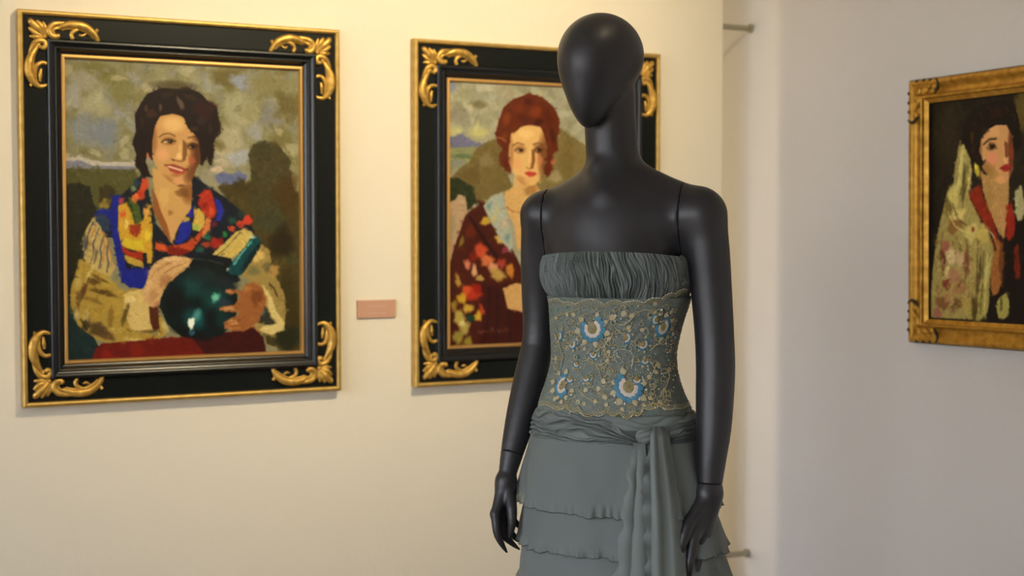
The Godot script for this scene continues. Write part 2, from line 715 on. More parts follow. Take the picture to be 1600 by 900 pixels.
	# goes over the picture with a loaded brush: short strokes that follow the forms and drag their neighbours' colour along
	func work(count: int, size: float, jitter: float, a: float, seed_: int) -> void:
		var flow := FastNoiseLite.new()
		flow.seed = seed_
		flow.frequency = 0.012
		for i in count:
			var x := r.randf() * (w - 1)
			var y := r.randf() * (h - 1)
			var sx := clampi(int(x + r.randfn() * size * 0.28), 1, w - 2)
			var sy := clampi(int(y + r.randfn() * size * 0.28), 1, h - 2)
			var j := (sy * w + sx) * 3
			var l := (sy * w + sx - 1) * 3
			var u := ((sy - 1) * w + sx) * 3
			var gx := buf[j + 3] + buf[j + 4] - buf[l] - buf[l + 1]
			var gy := buf[j + w * 3] + buf[j + w * 3 + 1] - buf[u] - buf[u + 1]
			var turn := flow.get_noise_2d(x, y) * 4.0
			if gx * gx + gy * gy > 0.004:
				turn = atan2(gx, -gy) + r.randfn() * 0.25
			var d := r.randfn() * jitter
			var c := Color(buf[j] * (1.0 + d) + d * 0.1, buf[j + 1] * (1.0 + d) + d * 0.1, buf[j + 2] * (1.0 + d) + d * 0.09)
			dab(Vector2(x, y), size * r.randf_range(0.6, 1.3), size * r.randf_range(0.2, 0.4), turn, c, a)

	# gain: what the paint is under white light, from how it was judged under the gallery's lamps
	func done(gain: Vector3, seed_: int) -> Image:
		var weave := FastNoiseLite.new()
		weave.seed = seed_
		weave.frequency = 0.25
		var bytes := PackedByteArray()
		bytes.resize(w * h * 3)
		for y in h:
			for x in w:
				var i := (y * w + x) * 3
				var j0 := maxi(y - 1, 0) * w * 3
				var j1 := mini(y + 1, h - 1) * w * 3
				var x0 := maxi(x - 1, 0) * 3
				var x1 := mini(x + 1, w - 1) * 3
				var f := 1.0 + weave.get_noise_2d(x, y) * 0.10
				var mean := (buf[i] + buf[i + 1] + buf[i + 2]) / 3.0
				for c in 3:
					var val := buf[i + c] * 0.4 + 0.15 * (buf[j0 + x * 3 + c] + buf[j1 + x * 3 + c] + buf[y * w * 3 + x0 + c] + buf[y * w * 3 + x1 + c])
					val = lerpf(val, mean, 0.10)
					val = (val - 0.42) * 1.22 + 0.41
					var lin := pow(clampf(val, 0.02, 1.0), 2.2) * f * gain[c]
					bytes[i + c] = int(clampf(pow(lin, 1.0 / 2.2), 0.0, 1.0) * 255.0)
		return Image.create_from_data(w, h, false, Image.FORMAT_RGB8, bytes)

func C(r: int, g: int, b: int) -> Color:
	return Color(r / 255.0, g / 255.0, b / 255.0)

func canvas_material(im: Image) -> StandardMaterial3D:
	var m := mat(Color.WHITE, 0.5)
	m.albedo_texture = ImageTexture.create_from_image(im)
	m.metallic_specular = 0.35
	return m

func paint_jug_portrait() -> Image:
	var p := Painter.new(520, 645, C(138, 130, 92), 21)
	p.corners(Vector2(106.7, 90), Vector2(472, 109), Vector2(476, 551), Vector2(114.7, 565))
	# a restless olive and grey sky
	p.field(100, 85, 480, 270, [C(142, 134, 96), C(128, 120, 78), C(150, 142, 108), C(120, 108, 62), C(138, 136, 122)], 420, 17, 0.55)
	for b in [[135, 125, 24, 18, 150, 140, 112], [160, 110, 30, 14, 122, 112, 62], [150, 165, 26, 22, 158, 150, 110], [135, 200, 22, 28, 132, 132, 122], [165, 205, 22, 26, 124, 126, 124], [190, 135, 20, 26, 128, 120, 72], [118, 150, 14, 22, 154, 148, 128],
			[355, 120, 30, 16, 112, 100, 54], [375, 126, 18, 12, 140, 142, 146], [425, 130, 34, 18, 132, 122, 78], [455, 165, 20, 26, 112, 100, 56], [395, 175, 24, 30, 146, 138, 96], [365, 165, 18, 26, 158, 150, 112], [425, 180, 20, 22, 130, 126, 112], [362, 215, 18, 24, 168, 156, 118], [350, 245, 22, 16, 172, 158, 124], [375, 245, 20, 14, 158, 156, 146], [400, 205, 14, 16, 150, 146, 130], [445, 215, 22, 18, 122, 112, 66]]:
		p.blob(b[0], b[1], b[2] * 1.1, b[3] * 1.1, C(b[4], b[5], b[6]), 0.95, p.r.randf_range(-0.6, 0.6), 0.3)
	for k in 60:
		var right := p.r.randf()
		var cc: Color = C(146, 144, 140).lerp(C(116, 100, 50), clampf(right + p.r.randf_range(-0.35, 0.35), 0, 1)) if k % 3 else C(176, 164, 124)
		p.blob(lerpf(108, 474, right), p.r.randf_range(95, 245), p.r.randf_range(6, 15), p.r.randf_range(4, 10), cc, 0.6, p.r.randf_range(-1.2, 1.2), 0.4)
	# horizon, hills, trees
	p.poly([100, 246, 130, 244, 160, 252, 212, 252, 212, 262, 100, 262], C(186, 172, 150), 0.9, 0.06, 20, 7)
	p.poly([100, 251, 130, 249, 150, 258, 212, 259, 212, 265, 100, 264], C(110, 110, 122), 0.7, 0.04, 14, 6)
	p.poly([100, 262, 212, 264, 222, 300, 190, 330, 100, 330], C(92, 88, 46), 1, 0.05, 50, 10)
	p.poly([100, 290, 125, 284, 145, 290, 150, 318, 160, 340, 150, 400, 120, 440, 100, 560], C(52, 50, 34), 1, 0.04, 60, 12)
	p.poly([158, 292, 170, 287, 182, 294, 182, 312, 172, 320, 158, 316], C(72, 62, 34), 1, 0.04, 10, 6)
	p.poly([100, 470, 122, 480, 150, 525, 160, 545, 152, 570, 100, 575], C(38, 56, 54), 1, 0.05, 40, 12)
	p.poly([328, 262, 345, 258, 350, 266, 328, 272], C(196, 168, 132), 0.9, 0.04, 8, 6)
	p.poly([318, 262, 335, 268, 372, 264, 390, 268, 390, 285, 350, 296, 310, 285], C(150, 140, 110), 0.8, 0.05, 14, 8)
	p.poly([335, 274, 348, 268, 360, 272, 372, 268, 388, 272, 384, 286, 370, 288, 355, 294, 340, 284], C(104, 108, 132), 1, 0.05, 16, 7)
	p.poly([340, 290, 392, 284, 480, 300, 480, 560, 420, 540, 395, 360], C(82, 70, 34), 1, 0.05, 160, 14)
	p.poly([392, 300, 394, 262, 389, 240, 398, 224, 416, 218, 436, 222, 448, 236, 460, 250, 462, 285, 470, 310, 440, 330, 400, 325], C(80, 72, 40), 1, 0.05, 70, 10)
	p.blob(412, 232, 18, 14, C(70, 66, 40), 0.8)
	p.blob(452, 300, 24, 36, C(84, 60, 22), 0.7)
	p.blob(425, 345, 30, 24, C(70, 72, 50), 0.7)
	p.blob(445, 380, 26, 30, C(52, 42, 20), 0.8)
	p.blob(462, 405, 14, 12, C(78, 80, 48), 0.6)
	p.blob(455, 480, 24, 60, C(66, 56, 24), 0.7)
	p.blob(455, 530, 30, 24, C(44, 46, 30), 0.8)
	# the dark shawl, its blue and its flowers
	p.poly([226, 268, 205, 292, 182, 312, 150, 340, 142, 368, 186, 372, 192, 442, 240, 460, 280, 405, 330, 405, 396, 392, 400, 362, 385, 335, 355, 310, 325, 290, 300, 272, 285, 340, 270, 378, 245, 350], C(34, 38, 48), 1, 0.04, 60, 9)
	p.poly([178, 306, 190, 302, 188, 360, 200, 420, 238, 420, 236, 452, 204, 450, 192, 440, 184, 400, 176, 352, 150, 336, 158, 326, 176, 326], C(34, 44, 128), 1, 0.05, 40, 8)
	p.poly([150, 336, 165, 332, 176, 345, 172, 362, 158, 358], C(58, 70, 84), 1, 0.06, 14, 6)
	p.poly([165, 308, 176, 312, 172, 326, 160, 322], C(150, 125, 55), 0.8, 0.05, 8, 5)
	p.poly([187, 320, 203, 316, 214, 330, 224, 345, 233, 320, 239, 353, 238, 412, 232, 412, 230, 395, 223, 395, 200, 388, 192, 383, 187, 360], C(200, 152, 44), 1, 0.06, 40, 7)
	p.poly([196, 372, 214, 377, 224, 374, 226, 390, 205, 388, 194, 382], C(206, 176, 44), 1, 0.05, 14, 6)
	p.blob(199, 350, 4, 9, C(224, 190, 110), 0.8)
	p.blob(231, 368, 6, 10, C(220, 192, 60), 0.9)
	p.blob(228, 331, 5, 9, C(226, 160, 80), 0.9)
	p.poly([202, 306, 212, 312, 219, 322, 222, 345, 213, 352, 208, 335, 200, 318], C(82, 96, 42), 1, 0.06, 12, 6)
	p.line([201, 310, 209, 330, 212, 350], 2.0, C(34, 40, 22), 0.9)
	p.poly([202, 352, 214, 350, 222, 348, 220, 362, 214, 370, 205, 364], C(160, 62, 30), 1, 0.06, 8, 5)
	p.poly([193, 386, 208, 394, 224, 393, 224, 406, 205, 402, 194, 394], C(170, 56, 26), 1, 0.05, 10, 5)
	p.poly([196, 398, 206, 402, 224, 408, 226, 418, 214, 416, 200, 410], C(184, 150, 56), 1, 0.05, 10, 5)
	for b in [[191, 313, 5, 6, 176, 70, 76], [194, 334, 5, 7, 210, 90, 52], [226, 288, 7, 13, 204, 80, 42], [220, 303, 8, 10, 196, 72, 38], [212, 309, 6, 8, 216, 110, 50], [209, 294, 5, 5, 120, 140, 88], [214, 285, 6, 6, 52, 72, 82]]:
		p.blob(b[0], b[1], b[2], b[3], C(b[4], b[5], b[6]), 0.95, 0.3, 0.5)
	p.blob(220, 303, 3, 4, C(186, 50, 30), 0.9)
	# right-hand side of the shawl
	p.poly([311, 303, 322, 296, 331, 300, 335, 315, 339, 330, 334, 342, 325, 342, 316, 330, 309, 318], C(178, 56, 34), 1, 0.07, 24, 6)
	p.blob(320, 320, 6, 6, C(130, 34, 20), 0.8)
	p.blob(330, 330, 5, 8, C(216, 92, 44), 0.8)
	p.poly([335, 308, 346, 314, 350, 330, 345, 344, 337, 346, 340, 330], C(44, 52, 140), 1, 0.05, 12, 6)
	p.poly([303, 322, 312, 326, 320, 336, 320, 350, 312, 362, 301, 358, 303, 340], C(200, 162, 70), 1, 0.06, 16, 6)
	p.blob(306, 355, 6, 6, C(132, 170, 70), 0.7)
	p.poly([290, 320, 298, 314, 303, 330, 300, 340, 292, 336], C(40, 44, 140), 1, 0.05, 8, 5)
	p.poly([281, 348, 296, 344, 300, 360, 294, 372, 280, 382, 274, 378, 280, 362], C(36, 48, 140), 1, 0.06, 14, 5)
	p.blob(290, 342, 8, 5, C(196, 160, 70), 0.9)
	p.poly([322, 340, 330, 342, 328, 358, 318, 372, 312, 366, 320, 352], C(206, 120, 64), 1, 0.06, 10, 5)
	p.poly([318, 358, 312, 376, 300, 392, 285, 398, 262, 394, 243, 390, 243, 380, 262, 384, 285, 382, 302, 372], C(186, 76, 36), 1, 0.07, 26, 6)
	p.poly([262, 386, 285, 388, 298, 392, 285, 400, 262, 398], C(130, 40, 22), 1, 0.05, 12, 5)
	p.blob(250, 386, 8, 6, C(220, 96, 44), 0.8)
	p.blob(338, 380, 13, 10, C(176, 50, 30), 0.95)
	p.blob(345, 376, 6, 6, C(140, 34, 24), 0.8)
	p.blob(322, 382, 9, 6, C(190, 74, 36), 0.8)
	for b in [[324, 370, 7, 6, 44, 110, 80], [352, 366, 5, 6, 48, 140, 66], [364, 345, 8, 6, 40, 84, 62], [378, 335, 8, 6, 44, 70, 60], [312, 390, 8, 6, 44, 96, 76], [334, 350, 6, 6, 110, 34, 50]]:
		p.blob(b[0], b[1], b[2], b[3], C(b[4], b[5], b[6]), 0.9, 0.2, 0.4)
	for b in [[388, 344, 8, 9, 200, 66, 42], [377, 350, 7, 7, 190, 68, 42], [363, 357, 7, 5, 188, 76, 46]]:
		p.blob(b[0], b[1], b[2], b[3], C(b[4], b[5], b[6]), 1.0, 0.2, 0.6)
	p.poly([328, 402, 338, 392, 358, 374, 370, 362, 384, 358, 394, 362, 400, 370, 392, 380, 370, 400, 352, 410, 336, 408], C(198, 170, 88), 1, 0.06, 24, 6)
	p.line([336, 402, 352, 390, 366, 374, 378, 362], 2.0, C(84, 66, 30), 0.8)
	p.line([350, 406, 366, 390, 382, 372], 2.2, C(206, 150, 50), 0.8)
	p.line([340, 406, 350, 396], 1.6, C(70, 60, 40), 0.8)
	# left sleeve: stripes at the top, mustard linen below
	p.poly([150, 340, 158, 350, 170, 372, 182, 420, 176, 432, 150, 428, 136, 402, 134, 372, 142, 352], C(186, 158, 90), 1, 0.06, 26, 6)
	for s in [[150, 345, 142, 366, 140, 384, 132, 404], [158, 356, 150, 380, 150, 396, 146, 412], [166, 366, 160, 388, 162, 402, 158, 420], [172, 378, 170, 396, 172, 410, 170, 426]]:
		p.line(s, 2.4, C(58, 60, 78), 0.85)
	for s in [[154, 350, 146, 372, 144, 392], [164, 362, 166, 384, 164, 410], [170, 372, 176, 398, 178, 420]]:
		p.line(s, 2.2, C(188, 112, 56), 0.8)
	p.blob(138, 380, 6, 12, C(70, 72, 72), 0.7)
	p.poly([130, 405, 124, 428, 118, 450, 117, 470, 122, 492, 128, 510, 140, 520, 160, 534, 200, 538, 240, 534, 262, 524, 254, 500, 236, 472, 226, 454, 215, 452, 192, 456, 180, 440, 165, 428, 150, 420, 140, 410], C(172, 140, 58), 1, 0.05, 70, 10)
	p.poly([197, 460, 215, 454, 224, 452, 234, 474, 240, 500, 250, 524, 230, 524, 208, 516, 196, 490], C(204, 172, 98), 1, 0.04, 26, 8)
	for b in [[150, 440, 12, 6, 112, 84, 34], [166, 458, 24, 5, 110, 84, 30], [136, 455, 5, 16, 110, 76, 44], [158, 516, 18, 12, 104, 82, 46], [140, 508, 7, 14, 88, 74, 44], [170, 526, 16, 8, 120, 88, 52], [198, 492, 4, 24, 112, 92, 38]]:
		p.blob(b[0], b[1], b[2], b[3], C(b[4] * 0.85, b[5] * 0.85, b[6] * 0.85), 0.9, 0.3, 0.3)
	for b in [[128, 440, 6, 16, 196, 166, 92], [126, 492, 5, 12, 216, 188, 130], [170, 442, 10, 8, 188, 158, 66], [216, 500, 12, 24, 212, 180, 104], [215, 534, 26, 5, 214, 184, 112], [180, 480, 14, 16, 184, 150, 62]]:
		p.blob(b[0], b[1], b[2], b[3], C(b[4], b[5], b[6]), 0.7, 0.2, 0.1)
	p.poly([234, 480, 248, 480, 250, 515, 242, 522, 236, 505], C(92, 48, 26), 1, 0.04, 10, 5)
	p.blob(258, 512, 5, 12, C(210, 180, 110), 0.8, -0.3)
	p.blob(243, 522, 7, 6, C(128, 118, 70), 0.8)
	p.line([132, 500, 142, 518], 3.0, C(44, 40, 28), 0.8)
	# right sleeve
	p.poly([392, 384, 412, 382, 424, 392, 428, 410, 420, 422, 440, 440, 450, 462, 452, 490, 450, 514, 430, 526, 404, 520, 396, 508, 410, 470, 392, 440, 380, 430, 384, 404], C(158, 132, 70), 1, 0.06, 50, 9)
	p.blob(404, 400, 14, 12, C(212, 174, 94), 0.9)
	p.blob(398, 424, 12, 10, C(116, 110, 70), 0.8)
	p.blob(420, 418, 8, 10, C(104, 96, 64), 0.7)
	p.blob(432, 424, 10, 12, C(196, 150, 80), 0.8)
	p.poly([414, 448, 426, 460, 436, 488, 450, 506, 448, 518, 428, 526, 408, 518, 420, 508, 440, 508, 428, 496, 420, 474], C(208, 182, 110), 1, 0.05, 16, 6)
	p.poly([412, 470, 420, 482, 426, 498, 438, 508, 420, 510, 404, 506, 404, 490], C(62, 60, 48), 1, 0.04, 14, 6)
	p.blob(412, 488, 6, 10, C(120, 136, 140), 0.6)
	p.line([424, 444, 432, 452, 438, 466], 3.0, C(50, 38, 22), 0.8)
	for b in [[146, 424, 4, 20, 206, 176, 96, 0.5], [160, 436, 18, 3, 96, 70, 28, 0.5], [150, 470, 20, 4, 128, 98, 40, 0.4], [176, 500, 5, 26, 128, 98, 40, 0.1], [206, 470, 8, 6, 226, 196, 124, 0.2], [232, 520, 14, 4, 116, 90, 46, 0.0], [140, 494, 6, 10, 196, 166, 96, 0.2], [184, 518, 16, 5, 196, 164, 80, 0.1], [128, 470, 4, 18, 104, 74, 40, 0.0], [154, 398, 3, 16, 104, 92, 78, 0.2]]:
		p.blob(b[0], b[1], b[2], b[3], C(b[4], b[5], b[6]), 0.75, b[7], 0.3)
	# red cloth on the table
	p.poly([146, 572, 154, 548, 164, 538, 200, 536, 262, 530, 300, 528, 400, 516, 414, 530, 420, 556], C(116, 34, 18), 1, 0.06, 70, 9)
	p.poly([300, 530, 400, 516, 416, 530, 420, 560, 330, 566], C(72, 26, 16), 0.9, 0.04, 40, 9)
	p.blob(215, 550, 12, 14, C(140, 44, 22), 0.7)
	p.blob(170, 558, 10, 12, C(148, 40, 20), 0.7)
	# the green jug
	p.poly([250, 480, 254, 455, 266, 432, 288, 416, 312, 411, 338, 417, 360, 434, 372, 458, 374, 484, 366, 508, 348, 526, 318, 532, 284, 528, 262, 508], C(16, 38, 38), 1, 0.02, 30, 8)
	p.poly([262, 440, 285, 410, 330, 398, 362, 404, 376, 440, 340, 450], C(26, 34, 34), 1, 0.03, 20, 8)
	for b in [[300, 448, 30, 24, 34, 82, 76], [322, 432, 34, 18, 40, 56, 56], [336, 470, 28, 26, 30, 84, 74], [306, 500, 26, 20, 24, 98, 92], [344, 500, 26, 16, 18, 66, 62], [275, 470, 16, 34, 14, 28, 30], [330, 500, 14, 22, 10, 30, 32], [356, 446, 22, 16, 44, 54, 58], [352, 474, 18, 8, 58, 66, 76], [300, 525, 40, 8, 16, 24, 24]]:
		p.blob(b[0], b[1], b[2], b[3], C(b[4], b[5], b[6]), 0.8, 0.3, 0.05)
	p.blob(337, 466, 8, 9, C(122, 200, 160), 0.85, 0.4, 0.2)
	p.blob(308, 494, 8, 14, C(96, 156, 140), 0.8, 0.4, 0.1)
	p.blob(299, 507, 6, 10, C(246, 236, 200), 1.0, 0.1, 0.5)
	p.blob(300, 522, 6, 5, C(70, 130, 140), 0.7)
	p.poly([358, 418, 382, 390, 396, 368, 408, 370, 410, 384, 392, 410, 376, 432, 360, 430], C(18, 78, 78), 1, 0.04, 16, 6)
	p.poly([384, 408, 408, 378, 410, 386, 392, 414, 378, 432], C(12, 44, 46), 1, 0.03, 10, 5)
	p.line([366, 414, 376, 400, 396, 376], 3.0, C(120, 196, 176), 0.8)
	p.blob(397, 371, 6, 3, C(210, 220, 190), 0.8)
	p.line([300, 404, 330, 408, 350, 414], 2.5, C(84, 92, 84), 0.6)
	p.blob(357, 422, 3, 3, C(232, 214, 170), 0.9)
	p.line([256, 448, 270, 426, 288, 414, 306, 408], 3.0, C(14, 24, 24), 0.8)
	# hands
	p.poly([222, 458, 230, 440, 234, 424, 243, 410, 258, 402, 275, 400, 298, 404, 299, 410, 290, 422, 276, 432, 262, 444, 254, 462, 248, 476, 238, 481, 228, 474], C(204, 158, 98), 1, 0.03, 30, 6)
	p.line([246, 424, 262, 412, 280, 406], 1.6, C(146, 100, 54), 0.8)
	p.line([256, 428, 270, 419, 291, 411], 1.8, C(138, 92, 48), 0.8)
	p.line([262, 440, 274, 430, 286, 422], 1.6, C(150, 104, 56), 0.6)
	p.blob(240, 462, 8, 12, C(176, 124, 76), 0.6, 0.4)
	p.blob(232, 448, 5, 16, C(220, 176, 116), 0.6, 0.4)
	p.blob(246, 476, 6, 5, C(186, 118, 80), 0.7)
	p.blob(258, 440, 10, 14, C(156, 104, 60), 0.6, 0.6)
	p.blob(270, 405, 20, 4, C(224, 180, 122), 0.7, -0.1)
	p.line([236, 436, 246, 420, 262, 408], 2.0, C(170, 122, 72), 0.5)
	p.poly([353, 454, 364, 452, 380, 456, 384, 446, 400, 442, 414, 452, 420, 468, 414, 490, 404, 506, 392, 516, 384, 520, 366, 519, 352, 512, 350, 506, 358, 500, 374, 494, 376, 488, 366, 490, 346, 488, 343, 484, 350, 480, 368, 478, 376, 466, 372, 460, 358, 461], C(158, 98, 50), 1, 0.05, 30, 6)
	p.blob(404, 466, 12, 16, C(116, 66, 32), 0.7, 0.3)
	p.blob(358, 457, 7, 3, C(206, 134, 88), 0.8)
	p.blob(358, 484, 12, 4, C(206, 150, 92), 0.85)
	p.blob(364, 506, 12, 5, C(204, 142, 84), 0.85)
	p.blob(356, 514, 6, 3, C(190, 110, 70), 0.8)
	p.line([352, 508, 372, 504, 384, 498], 1.6, C(110, 62, 30), 0.7)
	p.line([360, 516, 380, 514], 1.4, C(214, 150, 92), 0.7)
	p.blob(388, 452, 8, 5, C(188, 124, 66), 0.6)
	jug_head(p)
	# a signature nobody could read
	var sx := 150.0
	var prev := [150.0, 520.0]
	for i in 30:
		sx += 2.3
		var q := [sx, 519.0 + sin(i * 1.7) * (4.0 if i % 7 < 2 else 1.8)]
		p.line([prev[0], prev[1], q[0], q[1]], 1.0, C(74, 54, 22), 0.7)
		prev = q
	p.line([215, 520, 262, 519], 1.0, C(74, 54, 22), 0.7)
	p.work(4200, 7.0, 0.06, 0.5, 51)
	p.work(9000, 3.6, 0.07, 0.5, 51)
	jug_head(p)
	p.work(5000, 2.4, 0.05, 0.4, 51)
	return p.done(GAIN_A, 31)

func paint_redhead_portrait() -> Image:
	var p := Painter.new(520, 645, C(160, 152, 120), 22)
	p.corners(Vector2(709, 125), Vector2(1003.5, 148), Vector2(1003.5, 528), Vector2(709, 544))
	p.field(700, 120, 1005, 300, [C(164, 156, 122), C(148, 140, 106), C(176, 168, 130), C(140, 132, 104), C(156, 152, 128)], 360, 15, 0.55)
	for b in [[714, 134, 9, 9, 124, 130, 150], [735, 145, 22, 10, 150, 142, 108], [765, 135, 18, 9, 182, 172, 140], [755, 162, 18, 7, 118, 104, 66], [742, 170, 5, 9, 190, 176, 136], [725, 180, 20, 12, 142, 134, 110], [770, 185, 16, 16, 158, 150, 112], [720, 204, 16, 9, 190, 182, 116], [755, 206, 20, 10, 192, 180, 104], [752, 198, 4, 12, 192, 184, 124], [800, 140, 24, 10, 160, 146, 112]]:
		p.blob(b[0], b[1], b[2], b[3], C(b[4], b[5], b[6]), 0.8, p.r.randf_range(-0.4, 0.4), 0.1)
	p.poly([700, 214, 716, 212, 728, 208, 740, 216, 752, 222, 764, 224, 762, 232, 730, 230, 700, 230], C(114, 112, 128), 1, 0.05, 20, 7)
	p.poly([700, 230, 762, 228, 760, 245, 748, 252, 735, 262, 700, 275], C(140, 138, 92), 1, 0.06, 26, 7)
	p.blob(730, 243, 18, 4, C(92, 110, 76), 0.8)
	p.blob(722, 254, 16, 7, C(134, 134, 120), 0.8)
	p.blob(720, 268, 12, 6, C(156, 146, 130), 0.7)
	p.poly([750, 232, 770, 220, 790, 216, 800, 270, 815, 300, 700, 330, 700, 290, 725, 262, 740, 252], C(120, 102, 58), 1, 0.05, 60, 9)
	p.blob(768, 250, 14, 12, C(140, 124, 84), 0.7)
	p.blob(742, 272, 18, 14, C(108, 88, 44), 0.7)
	p.poly([870, 190, 900, 210, 950, 240, 1003, 260, 1003, 545, 830, 545, 830, 300], C(132, 114, 68), 1, 0.05, 70, 10)
	p.blob(900, 250, 14, 40, C(122, 102, 54), 0.7)
	p.blob(880, 278, 14, 10, C(170, 152, 108), 0.7)
	p.poly([700, 276, 724, 278, 745, 290, 752, 315, 738, 330, 700, 330], C(56, 62, 36), 1, 0.05, 24, 8)
	p.poly([700, 320, 718, 312, 724, 304, 734, 306, 738, 332, 728, 370, 715, 400, 700, 420], C(178, 146, 108), 1, 0.07, 26, 6)
	p.blob(712, 352, 6, 22, C(150, 140, 100), 0.7)
	# brown shawl with flowers
	p.poly([735, 334, 762, 316, 775, 330, 790, 356, 815, 400, 840, 450, 850, 545, 705, 545, 706, 430, 716, 388], C(84, 36, 18), 1, 0.05, 90, 10)
	p.line([740, 338, 758, 366, 776, 392, 786, 404], 5.0, C(40, 16, 10), 0.8)
	p.poly([762, 448, 790, 446, 812, 446, 846, 545, 756, 545], C(76, 32, 20), 1, 0.03, 40, 8)
	for s in [[772, 450, 770, 500, 762, 545], [784, 455, 786, 500, 782, 545], [800, 470, 806, 510, 806, 545]]:
		p.line(s, 5.0, C(56, 22, 14), 0.6)
	for b in [[758, 392, 12, 12, 206, 84, 48], [768, 408, 12, 10, 216, 120, 70], [778, 418, 10, 7, 224, 152, 110], [737, 414, 6, 9, 218, 130, 96], [748, 424, 5, 11, 222, 170, 120], [757, 436, 8, 5, 190, 160, 84], [785, 430, 16, 10, 192, 158, 78], [806, 424, 8, 12, 212, 140, 52], [792, 412, 8, 8, 180, 70, 52], [766, 346, 9, 7, 204, 166, 54], [790, 374, 10, 8, 206, 172, 78], [800, 390, 10, 6, 150, 60, 80], [742, 362, 10, 12, 110, 46, 24], [728, 378, 4, 9, 140, 120, 50], [746, 402, 8, 8, 130, 40, 24],
			[744, 460, 17, 13, 196, 62, 30], [735, 455, 8, 8, 214, 90, 44], [752, 452, 9, 8, 160, 36, 24], [722, 440, 5, 12, 190, 150, 60], [728, 468, 9, 9, 214, 172, 44], [738, 484, 11, 7, 208, 170, 60], [754, 496, 7, 9, 212, 170, 50], [760, 486, 4, 10, 200, 80, 40], [742, 500, 7, 7, 24, 80, 58], [724, 498, 10, 12, 190, 170, 80], [732, 515, 10, 12, 186, 164, 84], [722, 530, 10, 12, 160, 146, 60], [738, 536, 8, 8, 150, 140, 50], [716, 480, 6, 10, 160, 130, 50], [728, 508, 6, 5, 212, 196, 120]]:
		p.blob(b[0], b[1], b[2], b[3], C(b[4], b[5], b[6]), 0.9, p.r.randf_range(-0.5, 0.5), 0.3)
	# the other side of the shawl
	p.poly([846, 318, 868, 312, 905, 330, 935, 372, 960, 440, 978, 545, 840, 545, 836, 440, 842, 380], C(80, 34, 18), 1, 0.05, 80, 10)
	p.poly([850, 320, 862, 306, 876, 316, 866, 352, 850, 392, 838, 400, 846, 356], C(164, 164, 138), 1, 0.07, 24, 6)
	p.line([884, 340, 868, 376, 850, 410], 5.0, C(42, 18, 10), 0.8)
	for b in [[890, 372, 12, 10, 200, 80, 46], [905, 392, 12, 11, 214, 130, 76], [876, 402, 9, 7, 196, 160, 66], [925, 415, 9, 12, 190, 66, 34], [900, 438, 14, 9, 206, 166, 60], [940, 452, 10, 14, 208, 96, 46], [916, 470, 12, 10, 150, 44, 26], [955, 500, 9, 14, 200, 160, 60], [930, 510, 12, 12, 196, 70, 40], [906, 512, 10, 9, 30, 80, 60], [870, 440, 8, 12, 120, 48, 26], [945, 530, 10, 9, 190, 170, 84]]:
		p.blob(b[0], b[1], b[2], b[3], C(b[4], b[5], b[6]), 0.9, p.r.randf_range(-0.5, 0.5), 0.3)
	p.poly([794, 452, 815, 444, 846, 448, 872, 462, 866, 484, 836, 490, 802, 484], C(206, 158, 92), 1, 0.04, 20, 6)
	# neck, bodice
	p.poly([813, 274, 811, 292, 797, 300, 799, 325, 812, 352, 818, 390, 850, 380, 868, 320, 850, 290, 845, 278], C(208, 162, 96), 1, 0.03, 30, 8)
	p.poly([763, 322, 776, 306, 793, 300, 799, 325, 811, 382, 806, 394, 790, 374, 776, 350], C(164, 164, 138), 1, 0.07, 34, 6)
	for b in [[772, 322, 5, 7, 110, 140, 126], [784, 330, 5, 8, 186, 172, 120], [790, 312, 4, 6, 150, 166, 160], [796, 350, 5, 10, 200, 160, 120], [802, 372, 5, 8, 110, 142, 136], [780, 342, 5, 6, 190, 170, 96]]:
		p.blob(b[0], b[1], b[2], b[3], C(b[4], b[5], b[6]), 0.8, 0.3, 0.2)
	p.line([800, 325, 810, 331, 826, 334], 1.8, C(140, 76, 40), 0.8)
	p.blob(840, 296, 14, 12, C(160, 112, 58), 0.7)
	red_head(p)
	var prev := [755.0, 524.0]
	for i in 24:
		var q := [755.0 + (i + 1) * 2.2, 521.0 - i * 0.1 + sin(i * 1.9) * (5.0 if i % 9 < 2 else 1.8)]
		p.line([prev[0], prev[1], q[0], q[1]], 1.1, C(168, 120, 96), 0.6)
		prev = q
	p.work(4200, 7.0, 0.06, 0.5, 52)
	p.work(9000, 3.6, 0.07, 0.5, 52)
	red_head(p)
	p.work(5000, 2.4, 0.05, 0.4, 52)
	return p.done(GAIN_B, 32)

